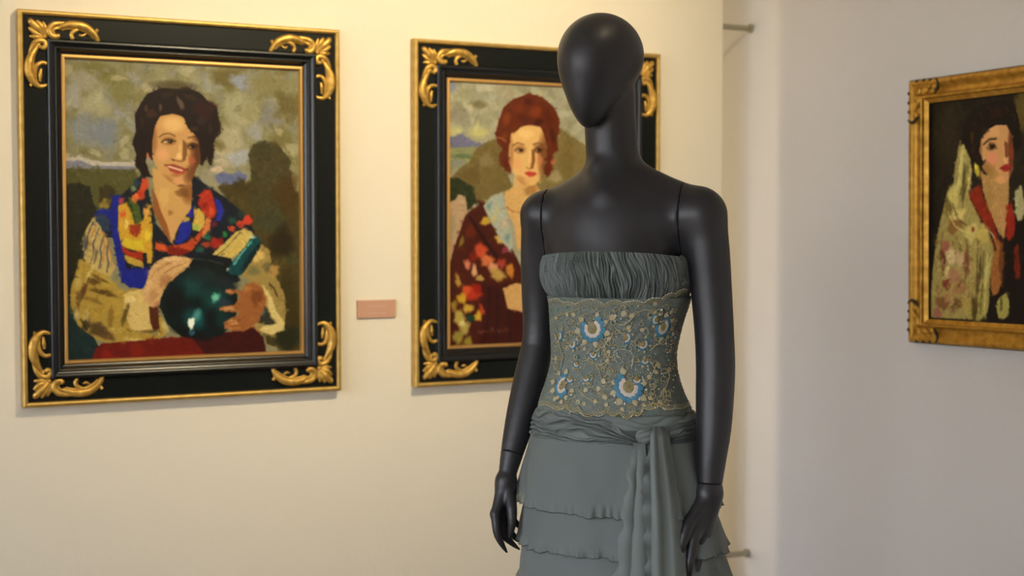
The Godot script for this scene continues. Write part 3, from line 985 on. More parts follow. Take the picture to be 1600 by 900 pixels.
func paint_mantilla_portrait() -> Image:
	var p := Painter.new(420, 500, C(46, 40, 32), 23)
	p.corners(Vector2(1446, 166), Vector2(1666, 142), Vector2(1666, 513), Vector2(1448, 493))
	p.field(1440, 140, 1670, 515, [C(48, 42, 32), C(42, 36, 32), C(56, 48, 34), C(38, 34, 30)], 260, 16, 0.5)
	p.blob(1475, 210, 24, 50, C(62, 54, 36), 0.5)
	p.blob(1606, 175, 18, 30, C(116, 98, 44), 0.7)
	p.blob(1640, 240, 30, 80, C(84, 74, 44), 0.6)
	# dark dress and blouse
	p.poly([1556, 340, 1590, 330, 1640, 340, 1668, 420, 1668, 515, 1545, 505, 1560, 430], C(36, 28, 28), 1, 0.02, 40, 8)
	p.poly([1592, 390, 1600, 380, 1604, 430, 1596, 440], C(126, 48, 26), 0.8, 0.03, 8, 6)
	# neck and chest
	p.poly([1536, 272, 1541, 300, 1552, 330, 1566, 362, 1576, 372, 1582, 340, 1584, 300, 1584, 284], C(170, 130, 76), 1, 0.03, 24, 7)
	p.blob(1550, 310, 8, 24, C(150, 118, 62), 0.6)
	p.blob(1574, 346, 5, 20, C(176, 132, 84), 0.7)
	# blouse, red
	p.poly([1514, 304, 1522, 296, 1534, 290, 1545, 320, 1558, 342, 1566, 372, 1574, 386, 1560, 376, 1540, 350, 1526, 326], C(134, 48, 28), 1, 0.05, 26, 7)
	p.line([1518, 312, 1534, 340, 1552, 362, 1566, 382], 3.0, C(56, 20, 18), 0.8)
	p.poly([1580, 324, 1588, 318, 1594, 340, 1594, 366, 1584, 378, 1579, 368], C(146, 46, 30), 1, 0.04, 12, 6)
	# mantilla
	p.poly([1500, 222, 1508, 226, 1517, 246, 1521, 268, 1517, 292, 1514, 304, 1528, 330, 1540, 350, 1554, 366, 1562, 392, 1556, 412, 1553, 436, 1551, 480, 1538, 498, 1448, 490, 1447, 462, 1451, 415, 1457, 372, 1464, 344, 1472, 316, 1476, 302, 1488, 290, 1490, 262], C(150, 134, 76), 1, 0.06, 170, 8)
	for b in [[1502, 262, 5, 30, 178, 166, 98], [1512, 280, 4, 16, 170, 156, 84], [1506, 290, 3, 26, 96, 86, 44], [1488, 306, 9, 14, 180, 164, 92], [1494, 338, 14, 10, 190, 170, 100], [1478, 324, 6, 12, 116, 100, 50], [1520, 362, 14, 10, 184, 168, 96], [1540, 366, 10, 12, 176, 156, 80],
			[1490, 352, 14, 8, 128, 92, 50], [1474, 384, 8, 8, 150, 92, 74], [1484, 398, 10, 10, 186, 166, 116], [1500, 404, 8, 8, 178, 150, 108], [1470, 404, 4, 14, 96, 56, 38], [1476, 424, 4, 12, 190, 170, 110], [1476, 440, 8, 6, 116, 56, 46], [1490, 428, 10, 8, 160, 116, 84], [1512, 410, 5, 16, 130, 76, 58], [1526, 420, 8, 10, 160, 142, 84], [1500, 445, 12, 10, 150, 112, 70], [1470, 468, 14, 8, 122, 84, 54], [1460, 484, 8, 6, 150, 96, 76], [1500, 470, 18, 6, 112, 84, 46], [1512, 470, 8, 12, 160, 138, 72], [1480, 460, 10, 6, 160, 124, 78],
			[1534, 440, 4, 30, 90, 78, 42], [1544, 434, 6, 20, 172, 160, 92], [1540, 470, 8, 20, 160, 148, 76], [1523, 358, 3, 3, 130, 60, 40], [1526, 480, 5, 14, 80, 68, 34]]:
		p.blob(b[0], b[1], b[2] * 1.15, b[3] * 1.15, C(b[4], b[5], b[6]), 0.95, p.r.randf_range(-0.5, 0.5), 0.45)
	for s in [[1507, 246, 1504, 280, 1500, 306], [1513, 262, 1511, 290, 1506, 312], [1486, 318, 1496, 342, 1512, 352], [1532, 376, 1530, 420, 1528, 484], [1542, 392, 1540, 440, 1536, 490], [1468, 362, 1464, 400, 1470, 430], [1510, 372, 1516, 400, 1508, 440]]:
		p.line(s, 3.2, C(92, 78, 42), 0.6)
	for s in [[1502, 240, 1497, 280, 1490, 304], [1518, 258, 1516, 286, 1512, 300], [1548, 396, 1546, 440, 1543, 488], [1478, 330, 1490, 352, 1508, 362]]:
		p.line(s, 3.0, C(190, 176, 112), 0.6)
	p.field(1452, 370, 1535, 485, [C(170, 140, 96), C(130, 86, 62), C(180, 160, 100), C(110, 84, 46)], 120, 4.5, 0.5)
	# hand, dark lace, cuff
	p.poly([1552, 372, 1560, 370, 1574, 384, 1577, 410, 1573, 440, 1566, 458, 1556, 462, 1554, 440, 1556, 412, 1560, 396], C(150, 98, 52), 1, 0.04, 18, 6)
	p.blob(1572, 410, 5, 30, C(104, 64, 34), 0.8)
	p.line([1549, 361, 1556, 372, 1563, 392], 3.4, C(34, 26, 22), 0.9)
	p.line([1546, 360, 1555, 364, 1560, 372], 2.0, C(206, 190, 140), 0.8)
	p.poly([1563, 474, 1570, 464, 1580, 457, 1586, 470, 1584, 490, 1578, 498, 1568, 496], C(152, 142, 74), 1, 0.05, 14, 6)
	p.blob(1572, 474, 2.5, 12, C(70, 64, 38), 0.8)
	p.poly([1594, 300, 1604, 290, 1612, 330, 1600, 350, 1594, 330], C(160, 152, 106), 1, 0.05, 10, 6)
	mantilla_head(p)
	p.work(4200, 7.0, 0.06, 0.5, 53)
	p.work(9000, 3.6, 0.07, 0.5, 53)
	mantilla_head(p)
	p.work(5000, 2.4, 0.05, 0.4, 53)
	return p.done(GAIN_C, 33)

func jug_head(p: Painter) -> void:
	# neck and chest
	p.poly([238, 262, 242, 300, 240, 325, 250, 345, 262, 368, 268, 380, 276, 360, 284, 345, 298, 326, 300, 300, 298, 276], C(200, 152, 86), 1, 0.03, 24, 7)
	p.poly([239, 296, 246, 310, 252, 330, 262, 352, 268, 378, 258, 366, 248, 345, 240, 328], C(150, 92, 46), 1, 0.03, 10, 5)
	p.keep_in([238, 262, 242, 300, 240, 325, 250, 345, 262, 368, 268, 380, 276, 360, 284, 345, 298, 326, 300, 300, 298, 276])
	p.blob(294, 300, 14, 22, C(140, 90, 44), 0.9, 0.0, 0.1)
	p.blob(284, 300, 12, 9, C(120, 78, 40), 0.7)
	p.blob(266, 332, 5, 5, C(150, 106, 46), 0.7)
	p.blob(256, 306, 10, 18, C(216, 170, 98), 0.6)
	p.blob(270, 352, 10, 12, C(206, 152, 92), 0.5)
	p.let()
	# head
	p.poly([236, 218, 240, 196, 250, 180, 268, 174, 290, 178, 304, 200, 313, 220, 314, 243, 306, 264, 300, 280, 290, 290, 278, 291, 264, 282, 248, 266, 238, 245], C(198, 148, 86), 1, 0.02, 20, 7)
	p.keep_in([236, 218, 240, 196, 250, 180, 268, 174, 290, 178, 304, 200, 313, 220, 314, 243, 306, 264, 300, 280, 290, 290, 278, 291, 264, 282, 248, 266, 238, 245])
	p.blob(311, 238, 17, 50, C(104, 62, 32), 1.0, 0.1, 0.1)
	p.blob(300, 270, 15, 22, C(116, 70, 38), 0.85, 0.5, 0.1)
	p.blob(240, 216, 7, 30, C(150, 98, 54), 0.7, 0.0, 0.1)
	p.blob(262, 281, 16, 9, C(160, 106, 58), 0.6, 0.6, 0.1)
	p.blob(270, 193, 22, 15, C(226, 178, 108), 0.85, 0.0, 0.1)
	p.blob(254, 240, 13, 13, C(222, 158, 104), 0.85, 0.0, 0.1)
	p.blob(299, 250, 7, 8, C(176, 92, 60), 0.7)
	p.blob(278, 282, 9, 6, C(214, 150, 96), 0.9)
	p.blob(283, 291, 11, 4, C(104, 62, 34), 0.8)
	p.blob(274, 273, 10, 3, C(150, 92, 52), 0.5)
	# eyes
	p.blob(263, 219, 14, 8, C(134, 86, 46), 0.8, 0.0, 0.1)
	p.blob(300, 227, 12, 8, C(88, 54, 28), 0.85, 0.0, 0.1)
	p.line([248, 213, 255, 208, 264, 207, 274, 212], 3.6, C(92, 58, 30), 0.45)
	p.line([252, 221, 258, 217, 266, 216.5, 274, 220], 2.4, C(44, 26, 16), 0.8)
	p.blob(265.5, 220, 3.6, 3.4, C(26, 18, 12), 0.95, 0.0, 0.5)
	p.blob(257.5, 220.5, 3.2, 1.9, C(208, 186, 132), 0.95)
	p.blob(264.6, 219, 1.1, 1.1, C(210, 200, 170), 0.9)
	p.line([291, 221, 299, 218.5, 309, 222], 2.8, C(204, 156, 92), 0.55)
	p.line([293, 214, 303, 212, 312, 216], 3.4, C(72, 44, 22), 0.5)
	p.line([293, 227, 299, 224.5, 308, 228], 2.0, C(40, 24, 16), 0.8)
	p.blob(300.5, 228, 3.0, 2.8, C(28, 18, 12), 0.9)
	p.blob(296.5, 228.3, 1.8, 1.3, C(176, 148, 100), 0.9)
	# nose
	p.poly([285, 216, 291, 222, 292, 238, 289, 250, 284, 251, 285, 236], C(112, 68, 34), 0.7, 0.02, 4, 4)
	p.blob(281, 232, 3, 14, C(222, 172, 108), 0.7)
	p.blob(279, 243, 5.5, 6, C(230, 180, 114), 0.95)
	p.line([267, 247, 274, 250, 285, 251.5], 2.2, C(120, 66, 36), 0.7)
	p.blob(270, 249, 2, 1.6, C(70, 36, 22), 0.8)
	# mouth
	p.poly([260, 257, 270, 256.5, 280, 260, 291, 264, 286, 271.5, 276, 272, 266, 267], C(160, 70, 48), 1, 0.03, 4, 4)
	p.line([263, 259, 271, 261.5, 285, 266], 3.4, C(240, 208, 172), 0.8)
	p.line([266, 266.5, 276, 270.5, 286, 270], 2.8, C(206, 104, 80), 0.7)
	p.line([259, 257, 270, 255.8, 281, 259.5, 291, 263.5], 1.6, C(124, 50, 36), 0.8)
	p.blob(258, 257, 2.4, 2.4, C(120, 66, 38), 0.7)
	p.blob(292, 264, 2.4, 2.4, C(90, 46, 28), 0.7)
	p.let()
	p.blob(232, 240, 5, 7, C(206, 112, 66), 0.95)
	# hair
	p.poly([236, 276, 222, 271, 212, 254, 214, 240, 208, 222, 213, 204, 211, 178, 220, 160, 230, 145, 254, 135, 276, 137, 292, 135, 314, 145, 324, 156, 339, 166, 341, 182, 345, 199, 337, 213, 333, 224, 334, 241, 328, 258, 323, 243, 314, 258, 313, 240, 310, 217, 303, 208, 293, 199, 286, 181, 270, 176, 250, 180, 242, 194, 238, 220, 238, 248, 230, 236, 228, 252], C(42, 26, 18), 1, 0.03, 110, 6)
	p.blob(318, 172, 20, 22, C(62, 28, 22), 0.8)
	p.blob(281, 160, 5, 13, C(112, 94, 76), 0.8, -0.5)
	p.blob(250, 166, 3, 7, C(112, 96, 70), 0.7)
	p.blob(228, 168, 3, 7, C(90, 74, 60), 0.7)
	p.blob(236, 176, 10, 8, C(80, 48, 22), 0.7)
	p.blob(296, 150, 14, 5, C(70, 50, 34), 0.6, 0.3)
	p.blob(260, 146, 14, 5, C(66, 46, 32), 0.6, -0.2)
	p.blob(314, 188, 8, 8, C(56, 50, 54), 0.7)
	p.blob(328, 200, 5, 10, C(66, 46, 34), 0.6)
	p.blob(302, 200, 8, 4, C(74, 56, 40), 0.7)
	p.blob(222, 190, 4, 12, C(66, 44, 28), 0.6)
	p.blob(270, 132, 44, 9, C(84, 70, 40), 0.5, 0.0, 0.0)
	for k in [[218, 208], [216, 226], [220, 244], [226, 262], [334, 206], [330, 228], [326, 246], [340, 186], [240, 142], [300, 140]]:
		p.line([k[0], k[1], k[0] + 4, k[1] + 5, k[0] + 1, k[1] + 10], 2.2, C(58, 36, 24), 0.6)
	p.line([338, 212, 344, 206, 342, 198], 3.0, C(42, 26, 18), 0.8)
	p.blob(222, 214, 5, 18, C(30, 20, 14), 0.7)

func red_head(p: Painter) -> void:
	# face
	p.poly([804, 234, 806, 212, 818, 200, 838, 196, 856, 200, 864, 214, 866, 240, 862, 264, 856, 280, 845, 290, 832, 292, 820, 284, 811, 270, 806, 254], C(220, 172, 102), 1, 0.02, 20, 7)
	p.keep_in([804, 234, 806, 212, 818, 200, 838, 196, 856, 200, 864, 214, 866, 240, 862, 264, 856, 280, 845, 290, 832, 292, 820, 284, 811, 270, 806, 254])
	p.blob(864, 248, 15, 46, C(126, 78, 42), 0.95, 0.0, 0.1)
	p.blob(808, 240, 5, 30, C(170, 118, 66), 0.7, 0.0, 0.1)
	p.blob(824, 284, 16, 9, C(170, 116, 64), 0.6, 0.4, 0.1)
	p.blob(832, 210, 16, 8, C(234, 190, 116), 0.7)
	p.blob(818, 256, 9, 11, C(226, 154, 98), 0.6)
	p.blob(855, 252, 6, 9, C(206, 130, 84), 0.6)
	p.blob(836, 284, 10, 5, C(222, 166, 98), 0.6)
	p.line([810, 228, 818, 223.5, 830, 227], 3.4, C(84, 48, 24), 0.55, 2.4)
	p.line([844, 227, 852, 224, 861, 228], 3.4, C(76, 42, 20), 0.55, 2.4)
	p.blob(822, 234, 12, 8, C(156, 104, 58), 0.8, 0.0, 0.1)
	p.blob(853, 234, 10, 8, C(112, 68, 38), 0.8, 0.0, 0.1)
	p.line([813, 236, 819, 232.5, 829, 235], 1.8, C(50, 30, 18), 0.7)
	p.line([846, 235, 852, 232.5, 860, 235.5], 1.8, C(44, 26, 16), 0.7)
	p.blob(822.5, 236, 6, 2.6, C(96, 66, 42), 0.8)
	p.blob(824, 235.5, 2.4, 2.8, C(30, 22, 18), 1.0)
	p.blob(818.5, 236, 1.8, 1.6, C(196, 176, 140), 0.9)
	p.blob(853, 236, 8, 5, C(120, 74, 40), 0.75)
	p.blob(853, 236, 5, 2.6, C(60, 40, 26), 0.8)
	p.blob(853.5, 236, 2.4, 2.6, C(26, 20, 16), 0.9)
	p.blob(850, 236, 1.6, 1.4, C(180, 150, 110), 0.8)
	p.poly([841, 234, 847, 236, 847, 254, 844, 264, 839, 264, 842, 250], C(138, 84, 42), 0.9, 0.02, 4, 4)
	p.line([839, 232, 838, 246, 837, 256], 3.0, C(236, 192, 122), 0.7)
	p.line([832, 262, 838, 265, 845, 263], 1.8, C(146, 84, 48), 0.8)
	p.poly([829, 271, 836, 268, 841, 269, 848, 270, 850, 273, 844, 277, 837, 277], C(200, 78, 58), 1, 0.03, 4, 4)
	p.line([830, 272, 840, 272, 850, 273], 1.2, C(140, 44, 32), 0.8)
	p.let()
	p.blob(803, 256, 4.5, 7, C(224, 146, 96), 0.95)
	p.blob(874, 252, 5, 7, C(190, 100, 66), 0.9)
	# hair
	p.poly([782, 210, 787, 190, 795, 168, 811, 155, 838, 147, 860, 154, 877, 168, 888, 188, 887, 208, 883, 220, 886, 234, 880, 240, 876, 244, 872, 260, 876, 266, 868, 277, 862, 272, 866, 254, 868, 232, 860, 207, 856, 200, 838, 196, 824, 199, 816, 206, 808, 208, 804, 232, 803, 250, 808, 270, 800, 268, 792, 256, 790, 244, 794, 232, 786, 224], C(108, 50, 22), 1, 0.05, 110, 7)
	for b in [[800, 186, 8, 12, 146, 74, 32], [820, 170, 12, 8, 130, 60, 26], [836, 160, 10, 7, 84, 34, 16], [848, 176, 14, 10, 144, 66, 28], [830, 188, 16, 7, 92, 40, 16], [868, 184, 10, 16, 96, 40, 18], [796, 214, 6, 8, 132, 66, 36], [792, 246, 5, 10, 110, 48, 28], [876, 214, 6, 14, 76, 34, 20], [870, 262, 6, 8, 110, 46, 28], [812, 200, 7, 5, 120, 52, 22], [852, 192, 10, 6, 70, 28, 12]]:
		p.blob(b[0], b[1], b[2], b[3], C(b[4], b[5], b[6]), 0.7, p.r.randf_range(-0.7, 0.7), 0.1)
	p.line([784, 214, 792, 216, 800, 222], 1.6, C(196, 140, 90), 0.6)

func mantilla_head(p: Painter) -> void:
	# face
	p.poly([1530, 236, 1534, 216, 1546, 202, 1560, 196, 1578, 196, 1588, 214, 1592, 240, 1590, 268, 1583, 284, 1570, 289, 1556, 282, 1542, 268, 1534, 254], C(190, 142, 88), 1, 0.02, 18, 6)
	p.keep_in([1530, 236, 1534, 216, 1546, 202, 1560, 196, 1578, 196, 1588, 214, 1592, 240, 1590, 268, 1583, 284, 1570, 289, 1556, 282, 1542, 268, 1534, 254])
	p.blob(1588, 238, 8, 34, C(104, 54, 36), 0.9, 0.0, 0.2)
	p.blob(1588, 240, 4, 10, C(140, 66, 42), 0.7)
	p.blob(1558, 208, 12, 7, C(204, 156, 100), 0.6)
	p.blob(1555, 250, 11, 11, C(206, 130, 96), 0.85, 0.0, 0.1)
	p.blob(1546, 268, 16, 12, C(134, 96, 48), 0.7, 0.6, 0.1)
	p.blob(1533, 236, 6, 26, C(120, 82, 46), 0.7, 0.0, 0.1)
	p.blob(1570, 282, 9, 5, C(204, 150, 96), 0.7)
	p.blob(1578, 252, 5, 5, C(216, 160, 112), 0.8)
	p.blob(1556, 272, 10, 10, C(160, 122, 60), 0.6)
	p.line([1540, 228, 1550, 220, 1563, 219], 3.2, C(52, 36, 22), 0.8)
	p.blob(1554, 231, 10, 6, C(110, 74, 42), 0.75)
	p.blob(1555, 231, 6.5, 3.4, C(40, 28, 20), 0.95)
	p.blob(1549, 231, 1.5, 1.4, C(170, 150, 110), 0.8)
	p.line([1573, 224, 1576, 236, 1577, 246], 3.4, C(206, 150, 104), 0.7)
	p.poly([1576, 222, 1582, 226, 1583, 244, 1580, 250, 1577, 246], C(126, 74, 44), 0.9, 0.02, 3, 4)
	p.poly([1568, 264, 1576, 259, 1584, 258, 1588, 264, 1582, 270, 1574, 269], C(160, 56, 46), 1, 0.03, 4, 4)
	p.line([1568, 265, 1578, 264, 1588, 265], 1.2, C(100, 30, 26), 0.8)
	p.let()
	# hair and earring
	p.poly([1502, 222, 1505, 200, 1512, 184, 1524, 172, 1545, 164, 1572, 158, 1592, 166, 1600, 190, 1604, 230, 1596, 236, 1590, 212, 1580, 198, 1562, 198, 1546, 206, 1536, 220, 1533, 238, 1541, 256, 1534, 266, 1524, 262, 1516, 244], C(34, 24, 20), 1, 0.02, 50, 7)
	for k in [[1530, 182], [1546, 172], [1560, 176], [1574, 172], [1520, 198], [1586, 184], [1516, 226], [1524, 248]]:
		p.line([k[0], k[1], k[0] + 5, k[1] - 2, k[0] + 8, k[1] + 4, k[0] + 5, k[1] + 8], 2.2, C(74, 48, 32), 0.6)
	p.blob(1562, 180, 14, 8, C(58, 36, 24), 0.6)
	p.blob(1520, 216, 4, 8, C(92, 64, 26), 0.7)
	p.blob(1522, 238, 4, 6, C(76, 56, 30), 0.5)
	p.blob(1542, 206, 8, 6, C(52, 34, 22), 0.7)
	p.blob(1529, 266, 4.5, 9, C(172, 154, 50), 1.0, -0.35, 0.5)
	p.blob(1527, 262, 2, 4, C(206, 192, 84), 0.9, -0.3)


# ---------------------------------------------------------------- picture frames

# a moulding mitred round a rectangle; curves: lists of (inset, height), smooth within each list
func frame_loop(s: Soup, hw: float, hh: float, curves: Array) -> void:
	var sides := [[Vector3(-1, 1, 0), Vector3(1, 1, 0)], [Vector3(1, 1, 0), Vector3(1, -1, 0)], [Vector3(1, -1, 0), Vector3(-1, -1, 0)], [Vector3(-1, -1, 0), Vector3(-1, 1, 0)]]
	for side in sides:
		for curve in curves:
			var p := PackedVector3Array()
			var uvs := PackedVector2Array()
			var steps := 24
			for c in curve:
				for k in steps + 1:
					var t := float(k) / steps
					var a := Vector3(side[0].x * (hw - c.x), side[0].y * (hh - c.x), c.y)
					var b := Vector3(side[1].x * (hw - c.x), side[1].y * (hh - c.x), c.y)
					p.append(a.lerp(b, t))
					uvs.append(Vector2(t, c.x))
			s.grid(p, curve.size(), steps + 1, false, -1.0, uvs)
			# the moulding faces outwards: turn it where it does not
			

func arc(cx: float, cz: float, r: float, a0: float, a1: float, n := 6, rz := -1.0) -> Array:
	var out := []
	for i in n + 1:
		var a := deg_to_rad(lerpf(a0, a1, float(i) / n))
		out.append(Vector2(cx + r * cos(a), cz + (r if rz < 0 else rz) * sin(a)))
	return out

func corner_carving(sx: float, sy: float, seed_: int) -> ArrayMesh:
	# acanthus scrolls along both arms of a corner; drawn for the top left one, mirrored by sx, sy
	var s := Soup.new()
	var r := RandomNumberGenerator.new()
	r.seed = seed_
	var k := 1.0 / 3780.0
	var strokes := [
		[[245, 240, 10], [180, 170, 30], [115, 110, 24], [95, 92, 8]],
		[[250, 235, 8], [215, 150, 22], [180, 105, 14], [165, 95, 6]],
		[[240, 245, 8], [160, 215, 22], [115, 180, 16], [100, 165, 6]],
		[[235, 250, 8], [170, 250, 20], [120, 250, 12], [105, 255, 6]],
		[[255, 230, 8], [250, 160, 16], [235, 115, 10], [230, 100, 5]],
		[[362, 235, 22], [325, 238, 24], [292, 212, 22], [288, 165, 22], [330, 125, 22], [400, 108, 15], [480, 98, 5]],
		[[340, 225, 10], [320, 190, 14], [345, 160, 14], [390, 150, 8]],
		[[372, 165, 12], [410, 138, 22], [470, 120, 28], [540, 117, 31], [610, 130, 30], [670, 165, 27], [715, 210, 21], [735, 250, 18], [728, 272, 12]],
		[[400, 175, 6], [460, 155, 12], [530, 150, 14], [600, 165, 14], [660, 200, 10], [700, 240, 5]],
		[[500, 248, 16], [488, 215, 15], [508, 180, 17], [560, 155, 15], [620, 150, 6]],
		[[735, 148, 15], [722, 172, 11], [712, 200, 6]],
		[[560, 205, 5], [590, 215, 11], [625, 195, 5]],
		[[228, 352, 22], [255, 330, 22], [240, 292, 20], [195, 285, 21], [150, 310, 20], [115, 370, 15], [95, 450, 5]],
		[[200, 355, 8], [190, 320, 12], [160, 345, 12], [140, 390, 6]],
		[[180, 335, 10], [135, 400, 25], [100, 480, 32], [94, 560, 34], [108, 620, 32], [140, 672, 26], [190, 708, 18], [245, 700, 12], [258, 690, 9]],
		[[160, 400, 6], [135, 470, 12], [130, 550, 14], [145, 620, 12], [180, 680, 5]],
		[[255, 492, 15], [215, 485, 15], [172, 512, 19], [152, 565, 17], [160, 650, 6]],
		[[205, 548, 10], [200, 600, 16], [195, 665, 8]],
		[[105, 705, 14], [130, 695, 10], [150, 680, 5]],
	]
	for st in strokes:
		var pts := []
		var radii := []
		for q in st:
			pts.append(Vector3(sx * (float(q[0]) * k + r.randf_range(-0.0006, 0.0006)), -sy * (float(q[1]) * k + r.randf_range(-0.0006, 0.0006)), 0.0))
			radii.append(float(q[2]) * k * 1.28)
		var path := smooth(pts, 5)
		var rad := PackedFloat32Array()
		for i in path.size():
			var f := float(i) / 5.0
			var j := mini(int(f), radii.size() - 2)
			rad.append(lerpf(radii[j], radii[j + 1], f - j))
		for i in path.size():
			path[i].z = 0.022 + rad[i] * 0.36
		s.tube(path, rad, 10, 0.85, Vector3(0, 0, 1))
	for b in [[245, 245, 22], [362, 232, 25], [228, 348, 25], [500, 246, 17], [256, 492, 16], [728, 268, 15], [256, 692, 13]]:
		s.ball(Vector3(sx * b[0] * k, -sy * b[1] * k, 0.022 + b[2] * k * 0.6), Vector3.ONE * b[2] * k, Basis(), 7, 10)
	return s.mesh()

func canvas_mesh(w: float, h: float, z: float) -> ArrayMesh:
	var s := Soup.new()
	s.quad(Vector3(-w / 2, h / 2, z), Vector3(w / 2, h / 2, z), Vector3(w / 2, -h / 2, z), Vector3(-w / 2, -h / 2, z), Vector3(0, 0, 1))
	s.box(Vector3(0, 0, z - 0.0045), Vector3(w, h, 0.008))
	return s.mesh()

func black_frame(called: String, label: String, centre: Vector3, w: float, h: float, canvas: Image) -> void:
	var t := thing(called, label, "painting", centre, 0.0)
	var hw := w / 2
	var hh := h / 2
	var s := Soup.new()
	frame_loop(s, hw, hh, [[Vector2(0, 0.001), Vector2(0, 0.024)], arc(0.0065, 0.024, 0.0065, 180, 0, 8, 0.006), [Vector2(0.013, 0.024), Vector2(0.0135, 0.018)]])
	part("gilt_edge", s.mesh(), M.gilt_edge, t)
	var f := Soup.new()
	frame_loop(f, hw, hh, [[Vector2(0.0125, 0.021), Vector2(0.066, 0.022)], [Vector2(0.066, 0.022), Vector2(0.068, 0.024)]])
	part("black_frieze", f.mesh(), M.ebony, t)
	var g := Soup.new()
	frame_loop(g, hw, hh, [[Vector2(0.067, 0.022), Vector2(0.069, 0.029)], arc(0.0755, 0.029, 0.0065, 180, 20, 7, 0.005), [Vector2(0.0815, 0.0305), Vector2(0.084, 0.0285), Vector2(0.0875, 0.0275)],
		[Vector2(0.0875, 0.0275), Vector2(0.0885, 0.0295), Vector2(0.0905, 0.030), Vector2(0.0925, 0.0285)], [Vector2(0.0925, 0.0285), Vector2(0.096, 0.0215), Vector2(0.101, 0.018), Vector2(0.105, 0.017)]])
	part("ridge_moulding", g.mesh(), M.ebony_gloss, t)
	var q := Soup.new()
	frame_loop(q, hw, hh, [[Vector2(0.104, 0.016), Vector2(0.1045, 0.0195)], arc(0.1095, 0.0195, 0.005, 180, 60, 5, 0.0022), [Vector2(0.112, 0.0212), Vector2(0.1145, 0.0125)]])
	part("gilt_slip", q.mesh(), M.slip, t)
	var n := 0
	for sy in [1.0, -1.0]:
		for sx in [1.0, -1.0]:
			n += 1
			var o := part("corner_carving", corner_carving(sx, sy, n), M.gilt, t)
			o.position = Vector3(-sx * hw, sy * hh, 0)
	part("canvas", canvas_mesh(w - 0.2285, h - 0.2285, 0.0125), canvas_material(canvas), t)
	part("backboard", box_mesh(Vector3(0, 0, 0.002), Vector3(w - 0.03, h - 0.03, 0.003)), M.back, t)

func make_left_paintings() -> void:
	black_frame("framed_portrait", "portrait of a dark-haired woman in a flowered shawl holding a green jug", Vector3(-1.8505, 1.489, 0.0005), 0.845, 0.986, paint_jug_portrait())
	black_frame("framed_portrait", "portrait of a red-haired woman in a brown flowered shawl, partly behind the mannequin", Vector3(-0.793, 1.4825, 0.0005), 0.825, 0.981, paint_redhead_portrait())

